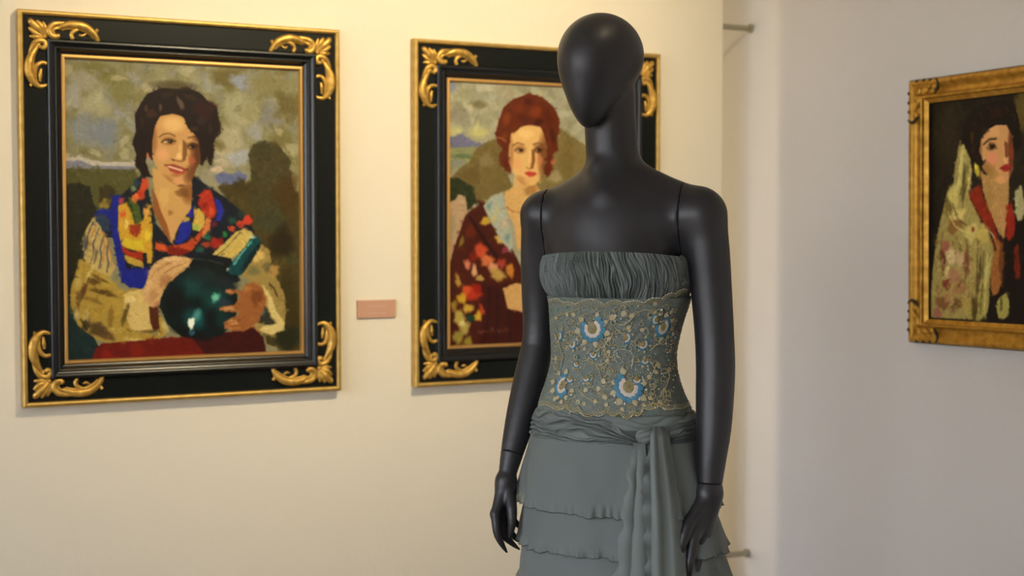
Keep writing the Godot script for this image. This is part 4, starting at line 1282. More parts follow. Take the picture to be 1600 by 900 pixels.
func make_right_painting() -> void:
	var w := 0.575
	var h := 0.722
	var t := thing("framed_portrait", "portrait of a woman in a lace mantilla, in an all-gold frame", "painting", Vector3(-0.0005, 1.491, 0.731 + w / 2), 0.0)
	t.basis = Basis(Vector3(0, 0, 1), Vector3.UP, Vector3(-1, 0, 0)) * Basis(Vector3(0, 0, 1), 0.013)
	var hw := w / 2
	var hh := h / 2
	var s := Soup.new()
	frame_loop(s, hw, hh, [[Vector2(0, 0.001), Vector2(0, 0.026)], [Vector2(0, 0.026), Vector2(0.002, 0.028)]])
	part("dark_edge", s.mesh(), M.dark_gold, t)
	var g := Soup.new()
	frame_loop(g, hw, hh, [arc(0.012, 0.028, 0.010, 180, 20, 7, 0.008), [Vector2(0.0214, 0.0307), Vector2(0.026, 0.026), Vector2(0.034, 0.0245), Vector2(0.042, 0.027), Vector2(0.046, 0.031)], arc(0.0505, 0.031, 0.0045, 180, 0, 6, 0.004), [Vector2(0.055, 0.031), Vector2(0.0555, 0.026)], [Vector2(0.0555, 0.026), Vector2(0.067, 0.020)]])
	part("gilt_moulding", g.mesh(), M.swept, t)
	var i := Soup.new()
	frame_loop(i, hw, hh, [[Vector2(0.067, 0.020), Vector2(0.0675, 0.004)]])
	part("dark_rebate", i.mesh(), M.dark_gold, t)
	for sy in [1.0, -1.0]:
		for sx in [1.0, -1.0]:
			var o := Soup.new()
			# shell lobes at the corner, along both arms
			for q in [[0.024, 0.020, 0.022, 0.015], [0.048, 0.018, 0.016, 0.013], [0.074, 0.019, 0.016, 0.012], [0.097, 0.024, 0.012, 0.013], [0.032, 0.036, 0.016, 0.012], [0.06, 0.034, 0.018, 0.010], [0.088, 0.038, 0.013, 0.009]]:
				o.ball(Vector3(q[0], -q[1], 0.0275), Vector3(q[2], q[3], 0.0065), Basis(Vector3(0, 0, 1), 0.25), 8, 12)
				o.ball(Vector3(q[1], -q[0], 0.0275), Vector3(q[3], q[2], 0.0065), Basis(Vector3(0, 0, 1), -0.25), 8, 12)
			for v in o.v.size():
				o.v[v] = Vector3(o.v[v].x * sx, o.v[v].y * sy, o.v[v].z)
				o.n[v] = Vector3(o.n[v].x * sx, o.n[v].y * sy, o.n[v].z)
			var ob := part("corner_shell", reoriented(o), M.swept, t)
			ob.position = Vector3(-sx * hw, sy * hh, 0)
			for a in 2:
				var d := Soup.new()
				var pts := []
				for q in [[0.108, 0.004], [0.114, 0.010], [0.117, 0.020], [0.112, 0.030], [0.106, 0.038], [0.107, 0.046]]:
					pts.append(Vector3(sx * q[a], -sy * q[1 - a], 0.0355))
				var path := smooth(pts, 4)
				var rad := PackedFloat32Array()
				for k in path.size():
					rad.append(0.0032 * (0.5 + sin(PI * clampf(float(k) / path.size(), 0.05, 0.95))))
				d.tube(path, rad, 8, 0.6, Vector3(0, 0, 1))
				part("carved_groove", d.mesh(), M.dark_gold, t).position = Vector3(-sx * hw, sy * hh, 0)
				for q in [[0.036, 0.006], [0.062, 0.006], [0.087, 0.007]]:
					var e := Soup.new()
					e.ball(Vector3(sx * q[a], -sy * q[1 - a], 0.0325), Vector3(0.006, 0.006, 0.005), Basis(), 6, 8)
					part("carved_notch", e.mesh(), M.dark_gold, t).position = Vector3(-sx * hw, sy * hh, 0)
	part("canvas", canvas_mesh(w - 0.134, h - 0.134, 0.010), canvas_material(paint_mantilla_portrait()), t)
	part("backboard", box_mesh(Vector3(0, 0, 0.002), Vector3(w - 0.02, h - 0.02, 0.003)), M.back, t)

func reoriented(s: Soup) -> ArrayMesh:
	for q in range(0, s.idx.size(), 3):
		var a := s.idx[q]
		var b := s.idx[q + 1]
		var c := s.idx[q + 2]
		if (s.v[b] - s.v[a]).cross(s.v[c] - s.v[a]).dot(s.n[a] + s.n[b] + s.n[c]) > 0.0:
			s.idx[q + 1] = c
			s.idx[q + 2] = b
	return s.mesh()

func make_small_things() -> void:
	# the caption between the portraits: a pinkish plate with two lines of print too small to read
	var t := thing("caption_plate", "small pinkish caption plate on the wall between the two black frames", "label", Vector3(-1.3133, 1.217, 0.0005))
	part("plate", box_mesh(Vector3(0, 0, 0.003), Vector3(0.116, 0.050, 0.006), 0.0008), mat(Color8(196, 150, 124), 0.6), t)
	var r := RandomNumberGenerator.new()
	r.seed = 4
	for line in [[0.008, -0.028, 0.026], [-0.012, -0.028, 0.024]]:
		var s := Soup.new()
		var x: float = line[1]
		while x < line[2]:
			var w := r.randf_range(0.0015, 0.005)
			s.box(Vector3(x + w / 2, line[0] + r.randf_range(-0.0004, 0.0004), 0.0061), Vector3(w, 0.0032, 0.0004))
			x += w + r.randf_range(0.0008, 0.002)
		part("print_line", s.mesh(), mat(Color8(208, 168, 146), 0.7), t)
	# rods that tie the partition's end to the right wall
	for q in [[2.0795, "upper steel rod tying the partition's edge to the right wall"], [0.387, "lower steel rod beside the skirt, tying the partition to the wall"]]:
		var o := thing("wall_rod", q[1], "rod", Vector3(-0.127, q[0], -0.022))
		var s := Soup.new()
		s.tube(PackedVector3Array([Vector3(-0.0005, 0, 0), Vector3(0.122, 0, 0)]), PackedFloat32Array([0.0088, 0.0088]), 20)
		part("rod", s.mesh(), M.steel, o)
		var f := Soup.new()
		f.lathe([Vector2(0, 0), Vector2(0.0125, 0), Vector2(0.0142, 0.0018), Vector2(0.0142, 0.010), Vector2(0, 0.010)], Vector3(0.1165, 0, 0), Basis(Vector3(0, 0, 1), -PI / 2), 24)
		part("flange", f.mesh(), M.steel, o)


# ---------------------------------------------------------------- the mannequin: one smooth field, cut at its shoulder and wrist joints

class Field:
	# each: kind (0 tapered capsule, 1 ellipsoid), a, b or radii, ra, rb, blend, basis
	var kind := PackedInt32Array()
	var a := PackedVector3Array()
	var b := PackedVector3Array()
	var ra := PackedFloat32Array()
	var rb := PackedFloat32Array()
	var k := PackedFloat32Array()
	var inv: Array[Basis] = []
	var group := PackedInt32Array()   # bones of one limb, joined without swelling at its joints
	var groups := 0
	var current := 0
	var planes: Array[Plane] = []   # the kept side is where the distance is negative

	func bone(p: Vector3, q: Vector3, r0: float, r1: float, blend := 0.03) -> void:
		kind.append(0); a.append(p); b.append(q); ra.append(r0); rb.append(r1); k.append(blend); inv.append(Basis()); group.append(current)

	func egg(c: Vector3, radii: Vector3, basis: Basis, blend := 0.03) -> void:
		kind.append(1); a.append(c); b.append(radii); ra.append(minf(radii.x, minf(radii.y, radii.z))); rb.append(0.0); k.append(blend); inv.append(basis.inverse()); group.append(0)

	func one(i: int, p: Vector3) -> float:
		if kind[i] == 0:
			var pa := p - a[i]
			var ba := b[i] - a[i]
			var t := clampf(pa.dot(ba) / ba.length_squared(), 0.0, 1.0)
			return (pa - ba * t).length() - lerpf(ra[i], rb[i], t)
		var q: Vector3 = inv[i] * (p - a[i])
		var r := b[i]
		var k0 := (q / r).length()
		var k1 := (q / (r * r)).length()
		return k0 * (k0 - 1.0) / maxf(k1, 1e-6) if k0 > 1e-4 else -ra[i]

	func near(p: Vector3, reach: float) -> PackedInt32Array:
		var out := PackedInt32Array()
		for i in kind.size():
			if one(i, p) < reach + k[i]:
				out.append(i)
		return out

	# a limb: points (each with its radius) joined by a smooth curve
	func limb(pts: Array, radii: Array, blend := 0.03, steps := 4) -> void:
		groups += 1
		current = groups
		var last := pts.size() - 1
		var old: Vector3 = pts[0]
		var old_r: float = radii[0]
		for i in last:
			var p0: Vector3 = pts[maxi(i - 1, 0)]
			var p1: Vector3 = pts[i]
			var p2: Vector3 = pts[i + 1]
			var p3: Vector3 = pts[mini(i + 2, last)]
			var r0: float = radii[maxi(i - 1, 0)]
			var r1: float = radii[i]
			var r2: float = radii[i + 1]
			var r3: float = radii[mini(i + 2, last)]
			for s in steps:
				var t := float(s + 1) / steps
				var q := 0.5 * ((2.0 * p1) + (p2 - p0) * t + (2.0 * p0 - 5.0 * p1 + 4.0 * p2 - p3) * t * t + (3.0 * p1 - p0 - 3.0 * p2 + p3) * t * t * t)
				var rr := 0.5 * ((2.0 * r1) + (r2 - r0) * t + (2.0 * r0 - 5.0 * r1 + 4.0 * r2 - r3) * t * t + (3.0 * r1 - r0 - 3.0 * r2 + r3) * t * t * t)
				bone(old, q, old_r, rr, blend)
				old = q
				old_r = rr
		current = 0

	func at(p: Vector3, use: PackedInt32Array) -> float:
		var d := 1.0
		var n := use.size()
		var j := 0
		while j < n:
			var i := use[j]
			var e := one(i, p)
			var kk := k[i]
			var g := group[i]
			j += 1
			if g > 0:
				while j < n and group[use[j]] == g:
					var e2 := one(use[j], p)
					e = minf(e, e2)
					j += 1
			var h := maxf(kk - absf(d - e), 0.0)
			d = minf(d, e) - h * h / (4.0 * kk)
		return d

	func cut(p: Vector3, d: float) -> float:
		for pl in planes:
			d = maxf(d, pl.distance_to(p))
		return d

# surface nets over the blocks that the surface crosses
func nets(f: Field, lo: Vector3, hi: Vector3, cell: float) -> ArrayMesh:
	const B := 8
	var n := Vector3i(((hi - lo) / (cell * B)).ceil())
	var verts := PackedVector3Array()
	var norms := PackedVector3Array()
	var index := {}
	var quads := []
	var half := cell * B * 0.5
	var reach := half * 1.75
	var row := B + 2
	for bz in n.z:
		for by in n.y:
			for bx in n.x:
				var o := lo + Vector3(bx, by, bz) * (cell * B)
				var use := f.near(o + Vector3.ONE * half, reach * 1.3 + 0.004)
				if use.is_empty():
					continue
				var dc := f.cut(o + Vector3.ONE * half, f.at(o + Vector3.ONE * half, use))
				if absf(dc) > reach * 1.35 + 0.004:
					continue
				var val := PackedFloat32Array()
				val.resize(row * row * row)
				# samples from -1 to B, so that each cell sees its lower neighbours
				var some_in := false
				var some_out := false
				for z in row:
					for y in row:
						for x in row:
							var p := o + Vector3(x - 1, y - 1, z - 1) * cell
							var d := f.cut(p, f.at(p, use))
							val[(z * row + y) * row + x] = d
							if d < 0.0:
								some_in = true
							else:
								some_out = true
				if not (some_in and some_out):
					continue
				var local := {}
				for z in B + 1:
					for y in B + 1:
						for x in B + 1:
							var i0 := (z * row + y) * row + x
							var sum := Vector3.ZERO
							var hits := 0
							var c := [val[i0], val[i0 + 1], val[i0 + row], val[i0 + row + 1], val[i0 + row * row], val[i0 + row * row + 1], val[i0 + row * row + row], val[i0 + row * row + row + 1]]
							var neg := 0
							for q in 8:
								if c[q] < 0.0:
									neg += 1
							if neg == 0 or neg == 8:
								continue
							for q in 8:
								for ax in 3:
									var q2 := q | (1 << ax)
									if q2 != q and (c[q] < 0.0) != (c[q2] < 0.0):
										var t: float = c[q] / (c[q] - c[q2])
										var e := Vector3(q & 1, (q >> 1) & 1, (q >> 2) & 1)
										e[ax] += t
										sum += e
										hits += 1
							var key := Vector3i(bx * B + x, by * B + y, bz * B + z)
							if not index.has(key):
								var p := o + (Vector3(x - 1, y - 1, z - 1) + sum / hits) * cell
								var h := cell * 0.35
								var g := Vector3(
									f.cut(p + Vector3(h, 0, 0), f.at(p + Vector3(h, 0, 0), use)) - f.cut(p - Vector3(h, 0, 0), f.at(p - Vector3(h, 0, 0), use)),
									f.cut(p + Vector3(0, h, 0), f.at(p + Vector3(0, h, 0), use)) - f.cut(p - Vector3(0, h, 0), f.at(p - Vector3(0, h, 0), use)),
									f.cut(p + Vector3(0, 0, h), f.at(p + Vector3(0, 0, h), use)) - f.cut(p - Vector3(0, 0, h), f.at(p - Vector3(0, 0, h), use))) / (2.0 * h)
								var d := f.cut(p, f.at(p, use))
								if g.length_squared() > 1e-6:
									p -= g * (clampf(d, -cell, cell) / g.length_squared())
								index[key] = verts.size()
								verts.append(p)
								norms.append(g.normalized() if g.length_squared() > 1e-9 else Vector3.UP)
							local[Vector3i(x, y, z)] = index[key]
				# quads round each crossed edge that starts at this block's own samples
				for z in range(1, B + 1):
					for y in range(1, B + 1):
						for x in range(1, B + 1):
							var i0 := (z * row + y) * row + x
							var d0 := val[i0] < 0.0
							for ax in 3:
								var step: int = [1, row, row * row][ax]
								if d0 == (val[i0 + step] < 0.0):
									continue
								var u := Vector3i.ZERO
								var w := Vector3i.ZERO
								u[(ax + 1) % 3] = 1
								w[(ax + 2) % 3] = 1
								var k0 := Vector3i(x, y, z)
								if local.has(k0) and local.has(k0 - u) and local.has(k0 - w) and local.has(k0 - u - w):
									quads.append([local[k0], local[k0 - u], local[k0 - u - w], local[k0 - w]])
	var s := Soup.new()
	s.v = verts
	s.n = norms
	s.uv.resize(verts.size())
	for q in quads:
		s.tri(q[0], q[1], q[2])
		s.tri(q[0], q[2], q[3])
	return s.mesh()

const TURN := 0.35          # the body faces this far to the picture's left

func lateral(turn := TURN) -> Vector3:
	return Vector3(cos(turn), 0, sin(turn))

func forward(turn := TURN) -> Vector3:
	return Vector3(-sin(turn), 0, cos(turn))

func axes(turn := TURN, nod := 0.0) -> Basis:
	return Basis(lateral(turn), Vector3.UP, forward(turn)) * Basis(Vector3.RIGHT, nod)

func figure(whole := true) -> Field:
	var f := Field.new()
	# slopes to the shoulders
	f.bone(at(960, 272, -0.035), at(868, 318, -0.07), 0.040, 0.026, 0.05)
	f.bone(at(964, 272, -0.025), at(1085, 322, 0.035), 0.040, 0.033, 0.05)
	# upper chest and shoulder girdle
	f.bone(at(848, 334, -0.065), at(957, 347, -0.01), 0.033, 0.062, 0.04)
	f.bone(at(1092, 336, 0.052), at(957, 347, -0.01), 0.039, 0.062, 0.04)
	f.egg(at(957, 405, -0.012), Vector3(0.132, 0.165, 0.088), axes(), 0.05)
	if not whole:
		return f
	var hb := axes(0.49, 0.0)
	# head: a smooth egg without features, its chin towards the lower left
	f.egg(at(939.5, 87, 0.0), Vector3(0.0815, 0.0835, 0.099), hb, 0.03)
	f.egg(at(923.5, 120, 0.034), Vector3(0.0535, 0.084, 0.063), axes(0.49, 0.10), 0.035)
	f.egg(at(919, 155, 0.047), Vector3(0.027, 0.056, 0.038), hb, 0.022)
	# neck
	f.limb([at(952.5, 150, -0.020), at(954, 200, -0.022), at(957, 245, -0.024), at(963, 300, -0.028)], [0.0505, 0.0515, 0.0530, 0.058], 0.014)
	f.bone(at(934, 262, 0.016), at(943, 306, 0.034), 0.004, 0.006, 0.04)
	f.bone(at(972, 262, 0.020), at(952, 306, 0.038), 0.004, 0.006, 0.04)
	f.egg(at(918, 445, 0.036), Vector3(0.045, 0.045, 0.034), axes(), 0.05)
	f.egg(at(998, 445, 0.062), Vector3(0.045, 0.045, 0.034), axes(), 0.05)
	# waist, hips, legs, hidden under the dress
	f.limb([at(958, 420, -0.01), at(959, 500, -0.008), at(959, 560, -0.008), at(960, 680, -0.008)], [0.09, 0.080, 0.074, 0.085], 0.05)
	f.egg(at(962, 730, -0.005), Vector3(0.140, 0.165, 0.092), axes(), 0.07)
	for s: Array in [[-1.0, 925.0], [1.0, 1003.0]]:
		var hip: Vector3 = at(s[1], 770, 0.0) + lateral() * s[0] * 0.01
		var knee: Vector3 = at(s[1] + 3.0, 1140, 0.01) + lateral() * s[0] * 0.01
		var ankle: Vector3 = at(s[1] + 6.0, 1432, -0.03)
		f.limb([hip, knee, ankle.lerp(knee, 0.65), ankle], [0.074, 0.050, 0.053, 0.032], 0.04)
		var toe := ankle + forward() * 0.15
		toe.y = 0.045
		f.bone(Vector3(ankle.x, 0.055, ankle.z) - forward() * 0.02, toe, 0.033, 0.022, 0.02)
	return f

func arm_right(f: Field) -> void:      # the mannequin's right arm, at the picture's left
	f.limb([at(846, 337, -0.070), at(843.5, 400, -0.095), at(843, 460, -0.11), at(842, 525, -0.112), at(834, 570, -0.10), at(824, 612, -0.085), at(812, 660, -0.065), at(800, 708, -0.045), at(793, 740, -0.033), at(790, 756, -0.028)],
		[0.0405, 0.0395, 0.0370, 0.0335, 0.0345, 0.0340, 0.0300, 0.0232, 0.0182, 0.0172], 0.03, 3)

func arm_left(f: Field) -> void:
	f.limb([at(1097, 338, 0.055), at(1105, 390, 0.060), at(1111, 450, 0.064), at(1116, 520, 0.070), at(1118, 570, 0.077), at(1117, 620, 0.086), at(1115, 670, 0.096), at(1111.5, 715, 0.104), at(1109, 750, 0.108), at(1107, 770, 0.11)],
		[0.0465, 0.0435, 0.0402, 0.0382, 0.0380, 0.0368, 0.0340, 0.0292, 0.0252, 0.0240], 0.03, 3)

func finger(f: Field, pts: Array, r0: float, r1: float) -> void:
	var p := []
	var r := []
	for i in pts.size():
		var q: Array = pts[i]
		p.append(at(q[0], q[1], q[2]))
		r.append([r0, lerpf(r0, r1, 0.18), lerpf(r0, r1, 0.45), r1][i])
	f.limb(p, r, 0.007, 3)

func hand_right(f: Field) -> void:
	var z := -0.03
	for q in [[774, 803, 0.026], [780, 806, 0.008], [787, 805, -0.012], [793, 800, -0.03]]:
		f.bone(at(790, 752, z), at(q[0], q[1], z + q[2]), 0.0150, 0.0100, 0.012)
	f.bone(at(793, 755, z), at(785, 796, z), 0.0155, 0.011, 0.012)
	finger(f, [[774, 803, z + 0.028], [776.5, 831, z + 0.034], [783, 848, z + 0.030], [792, 863, z + 0.022]], 0.0096, 0.0022)
	finger(f, [[780, 806, z + 0.008], [787, 834, z + 0.012], [798, 847, z + 0.008], [811, 858, z]], 0.0096, 0.0022)
	finger(f, [[787, 805, z - 0.012], [796, 829, z - 0.010], [805, 840, z - 0.014], [816, 849, z - 0.02]], 0.0090, 0.0022)
	finger(f, [[793, 800, z - 0.03], [803, 813, z - 0.032], [810, 821, z - 0.036], [818.5, 831, z - 0.04]], 0.0080, 0.0022)
	finger(f, [[796, 768, z + 0.010], [799.5, 794, z + 0.030], [800, 818, z + 0.036], [797, 838, z + 0.034]], 0.0125, 0.0042)

func hand_left(f: Field) -> void:
	var z := 0.11
	for q in [[1084, 840, 0.034], [1093, 848, 0.014], [1101, 848, -0.006], [1106, 840, -0.026]]:
		f.bone(at(1107, 772, z), at(q[0], q[1], z + q[2]), 0.0205, 0.0108, 0.014)
	f.bone(at(1105, 772, z), at(1095, 830, z), 0.0205, 0.015, 0.014)
	finger(f, [[1084, 838, z + 0.034], [1077, 880, z + 0.046], [1073, 906, z + 0.040], [1074, 926, z + 0.030]], 0.0108, 0.0026)
	finger(f, [[1093, 846, z + 0.014], [1087, 890, z + 0.028], [1082, 915, z + 0.020], [1081, 937, z + 0.008]], 0.0108, 0.0026)
	finger(f, [[1101, 846, z - 0.006], [1095, 888, z + 0.006], [1089, 912, z], [1087, 932, z - 0.012]], 0.0102, 0.0026)
	finger(f, [[1106, 838, z - 0.026], [1102, 872, z - 0.018], [1097, 892, z - 0.022], [1094, 908, z - 0.03]], 0.0088, 0.0026)
	finger(f, [[1097, 786, z + 0.016], [1074, 824, z + 0.044], [1062.5, 858, z + 0.052], [1053.5, 890, z + 0.050]], 0.0145, 0.0045)

func make_mannequin() -> void:
	M.black = mat(Color8(38, 37, 40), 0.43)
	M.black.metallic_specular = 0.5
	M.black_nail = mat(Color8(44, 44, 48), 0.3)
	var t := thing("mannequin", "matte black headless-featured mannequin with a smooth egg-shaped head, wearing the grey-green dress", "mannequin", mannequin_spot(), YAW)
	t.set_meta("label", "matte black faceless mannequin with egg-shaped head, standing in front of the portraits")
	var l := lateral()
	var gap := 0.0003
	var pr := at(852, 330, -0.045)
	var pl := at(1062, 330, 0.07)
	var wr := at(800, 708, -0.045)
	var wl := at(1109, 756, 0.108)
	var nr := (at(790, 752, -0.03) - at(825, 608, -0.085)).normalized()
	var nl := (at(1108, 765, 0.11) - at(1117, 612, 0.085)).normalized()
	var body := figure()
	body.limb([at(846, 337, -0.070), at(843.5, 400, -0.095), at(843, 440, -0.106)], [0.0405, 0.0395, 0.0375], 0.03, 3)
	body.limb([at(1097, 338, 0.055), at(1105, 390, 0.060), at(1110, 440, 0.064)], [0.0465, 0.0435, 0.0405], 0.03, 3)
	body.planes = [Plane(l, l.dot(pl) - gap), Plane(-l, -l.dot(pr) - gap)]
	part("body", nets(body, Vector3(-0.24, 0.0, -0.24), Vector3(0.24, 1.92, 0.26), 0.0048), M.black, t)
	var f := figure(false)
	arm_right(f)
	f.planes = [Plane(l, l.dot(pr) - gap), Plane(nr, nr.dot(wr) - gap)]
	part("arm", nets(f, at(770, 780, 0) - Vector3(0, 0, 0.22), at(872, 270, 0) + Vector3(0, 0, 0.10), 0.0040), M.black, t)
	f = Field.new()
	arm_right(f)
	hand_right(f)
	f.planes = [Plane(-nr, -nr.dot(wr) - gap)]
	part("hand", nets(f, at(755, 880, 0) - Vector3(0, 0, 0.14), at(835, 690, 0) + Vector3(0, 0, 0.06), 0.0026), M.black, t)
	var g := figure(false)
	arm_left(g)
	g.planes = [Plane(-l, -l.dot(pl) - gap), Plane(nl, nl.dot(wl) - gap)]
	part("arm", nets(g, at(1045, 800, 0) - Vector3(0, 0, 0.06), at(1165, 270, 0) + Vector3(0, 0, 0.19), 0.0040), M.black, t)
	g = Field.new()
	arm_left(g)
	hand_left(g)
	g.planes = [Plane(-nl, -nl.dot(wl) - gap)]
	part("hand", nets(g, at(1035, 955, 0) + Vector3(0, 0, 0.03), at(1140, 735, 0) + Vector3(0, 0, 0.2), 0.0026), M.black, t)
	# stand
	var s := Soup.new()
	s.lathe([Vector2(0, 0), Vector2(0.19, 0), Vector2(0.19, 0.006), Vector2(0.184, 0.010), Vector2(0, 0.010)], Vector3.ZERO, Basis(), 48)
	part("base_plate", s.mesh(), M.steel, t)
	var p := Soup.new()
	p.tube(PackedVector3Array([Vector3(0, 0.008, -0.02), Vector3(0, 0.66, -0.02)]), PackedFloat32Array([0.011, 0.011]), 14)
	part("support_pole", p.mesh(), M.steel, t)


# ---------------------------------------------------------------- the evening dress

const OUTLINE := [[380, 853, 1068], [388, 850, 1072], [394, 847, 1077], [402, 844.5, 1080], [415, 843, 1082], [430, 843, 1083], [445, 846, 1082.5], [456, 851, 1078.5], [466, 857, 1076.5], [480, 859, 1072.5], [500, 860, 1066], [525, 861.5, 1059.5], [550, 862.5, 1055], [568, 861.5, 1055.5], [585, 857.5, 1058], [600, 853, 1062.5], [620, 846, 1070], [640, 841, 1079], [665, 836, 1086], [690, 832, 1091], [730, 828, 1098], [770, 825.5, 1106], [810, 823, 1114], [850, 822, 1122], [900, 821, 1131], [1000, 814, 1142], [1100, 806, 1152], [1200, 800, 1160]]
const DEPTH := [[380, 0.72], [430, 0.76], [480, 0.74], [550, 0.72], [640, 0.70], [720, 0.72], [1200, 0.78]]

var rings := {}

func ring(py: float) -> Array:
	var key := int(round(py * 4.0))
	if not rings.has(key):
		py = key / 4.0
		var xl := through(OUTLINE, py, 1)
		var xr := through(OUTLINE, py, 2)
		var c := at((xl + xr) / 2.0, py, 0.0)
		var w := (at(xr, py, 0.0).x - at(xl, py, 0.0).x) / 2.0
		var q := through(DEPTH, py)
		var a := w / sqrt(cos(TURN) ** 2 + q * q * sin(TURN) ** 2)
		rings[key] = [c, a, q * a]
	return rings[key]

# th 0 is the figure's left side, a quarter turn its front; py the level of the ring; off metres proud of the cloth
func skin(th: float, py: float, off := 0.0) -> Vector3:
	var r0 := ring(py)
	var a: float = r0[1]
	var b: float = r0[2]
	var c := cos(th)
	var s := sin(th)
	var e := pow(pow(absf(c), 2.25) + pow(absf(s), 2.25), -1.0 / 2.25)
	var p: Vector3 = r0[0]
	return p + lateral() * ((a * e + off) * c) + forward() * ((b * e + off) * s)

const TH0 := -0.24
const TH1 := 2.88

# where on the cloth (th, level) the picture's point lies
func spot(px: float, py: float, off := 0.0) -> Vector2:
	var row := py
	var th := 1.5
	for k in 4:
		var lo := TH0
		var hi := TH1
		for i in 18:
			th = (lo + hi) / 2.0
			if back(skin(th, row, off)).x > px:
				lo = th
			else:
				hi = th
		row += py - back(skin(th, row, off)).y
	return Vector2(th, row)

func cloth(px: float, py: float, off := 0.0) -> Vector3:
	var q := spot(px, py, off)
	return skin(q.x, q.y, off)

# the level of the ring whose point at th shows at height py
func level(th: float, py: float, off := 0.0) -> float:
	var row := py
	for k in 3:
		row += py - back(skin(th, row, off)).y
	return row

# origin, a pixel to the right, a pixel down, outwards
func patch(px: float, py: float, off := 0.002) -> Array:
	var q := spot(px, py, off)
	var o := skin(q.x, q.y, off)
	var e := 0.01
	var tu := (skin(q.x - e, q.y, off) - skin(q.x + e, q.y, off)).normalized() / 785.0
	var tv := (skin(q.x, q.y + 2.0, off) - skin(q.x, q.y - 2.0, off)).normalized() / 785.0
	var n := tv.cross(tu).normalized()
	if n.dot(forward()) < 0.0 and n.z < 0.0:
		n = -n
	return [o, tu, tv, n]

func on(p: Array, u: float, v: float, h: float) -> Vector3:
	var o: Vector3 = p[0]
	var tu: Vector3 = p[1]
	var tv: Vector3 = p[2]
	var n: Vector3 = p[3]
	return o + tu * u + tv * v + n * (h / 785.0)

func colours(soups: Array, mats: Array) -> ArrayMesh:
	var m := ArrayMesh.new()
	for i in soups.size():
		var s: Soup = soups[i]
		if s.v.is_empty():
			continue
		var arr := []
		arr.resize(Mesh.ARRAY_MAX)
		arr[Mesh.ARRAY_VERTEX] = s.v
		arr[Mesh.ARRAY_NORMAL] = s.n
		arr[Mesh.ARRAY_TEX_UV] = s.uv
		arr[Mesh.ARRAY_INDEX] = s.idx
		m.add_surface_from_arrays(Mesh.PRIMITIVE_TRIANGLES, arr)
		m.surface_set_material(m.get_surface_count() - 1, mats[i])
	return m

func piece(called: String, mesh: Mesh, parent: Node3D, label := "") -> MeshInstance3D:
	var o := MeshInstance3D.new()
	o.name = called
	o.mesh = mesh
	parent.add_child(o, true)
	if label:
		o.set_meta("label", label)
	return o

func dress_materials() -> void:
	var weave := noise_tex(0.12, Color(0.25, 0.25, 0.25), Color.WHITE, 41)
	M.chiffon = bumped(mat(Color8(108, 116, 113), 0.72), weave, 0.012, 14.0)
	M.chiffon.backlight_enabled = true
	M.chiffon.backlight = Color(0.10, 0.11, 0.11)
	M.pleats = mat(Color8(108, 116, 113), 0.7)
	M.sheer = mat(Color8(108, 116, 113, 218), 0.72)
	M.sheer.transparency = BaseMaterial3D.TRANSPARENCY_ALPHA
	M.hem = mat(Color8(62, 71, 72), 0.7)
	var net := FastNoiseLite.new()
	net.noise_type = FastNoiseLite.TYPE_CELLULAR
	net.cellular_return_type = FastNoiseLite.RETURN_DISTANCE2_SUB
	net.frequency = 0.06
	net.seed = 8
	var t := NoiseTexture2D.new()
	t.noise = net
	t.width = 512
	t.height = 512
	t.seamless = true
	t.normalize = true
	var g := Gradient.new()
	g.offsets = PackedFloat32Array([0.0, 0.14, 0.30, 1.0])
	g.colors = PackedColorArray([Color8(170, 164, 132), Color8(130, 134, 116), Color8(86, 100, 99), Color8(75, 89, 92)])
	t.color_ramp = g
	M.lace = mat(Color.WHITE, 0.65)
	M.lace.albedo_texture = t
	M.lace.uv1_triplanar = true
	M.lace.uv1_scale = Vector3.ONE * 9.0
	M.thread = mat(Color8(166, 158, 122), 0.5)
	M.thread.metallic = 0.15
	M.leaf = mat(Color8(172, 160, 124), 0.55)
	M.blue = mat(Color8(58, 120, 146), 0.55)
	M.white = mat(Color8(196, 184, 170), 0.5)
	M.beige = mat(Color8(134, 122, 78), 0.55)
	M.silver = mat(Color8(226, 228, 220), 0.15, 0.2)
	M.gold_bead = mat(Color8(214, 190, 128), 0.2, 0.3)
	M.aqua = mat(Color8(130, 214, 190), 0.12, 0.2)

func make_dress() -> void:
	dress_materials()
	var t := thing("evening_dress", "grey-green strapless chiffon dress with pleated bust, beaded lace waist, knotted sash and tiered skirt", "dress", mannequin_spot(), YAW)
	t.set_meta("label", "grey-green strapless evening dress with lace waist, sash and tiered skirt on the mannequin")
	bust_band(t)
	lace_waist(t)
	sash(t)
	skirt(t)

func n2(x: float, y: float) -> float:
	return noise.get_noise_2d(x, y)

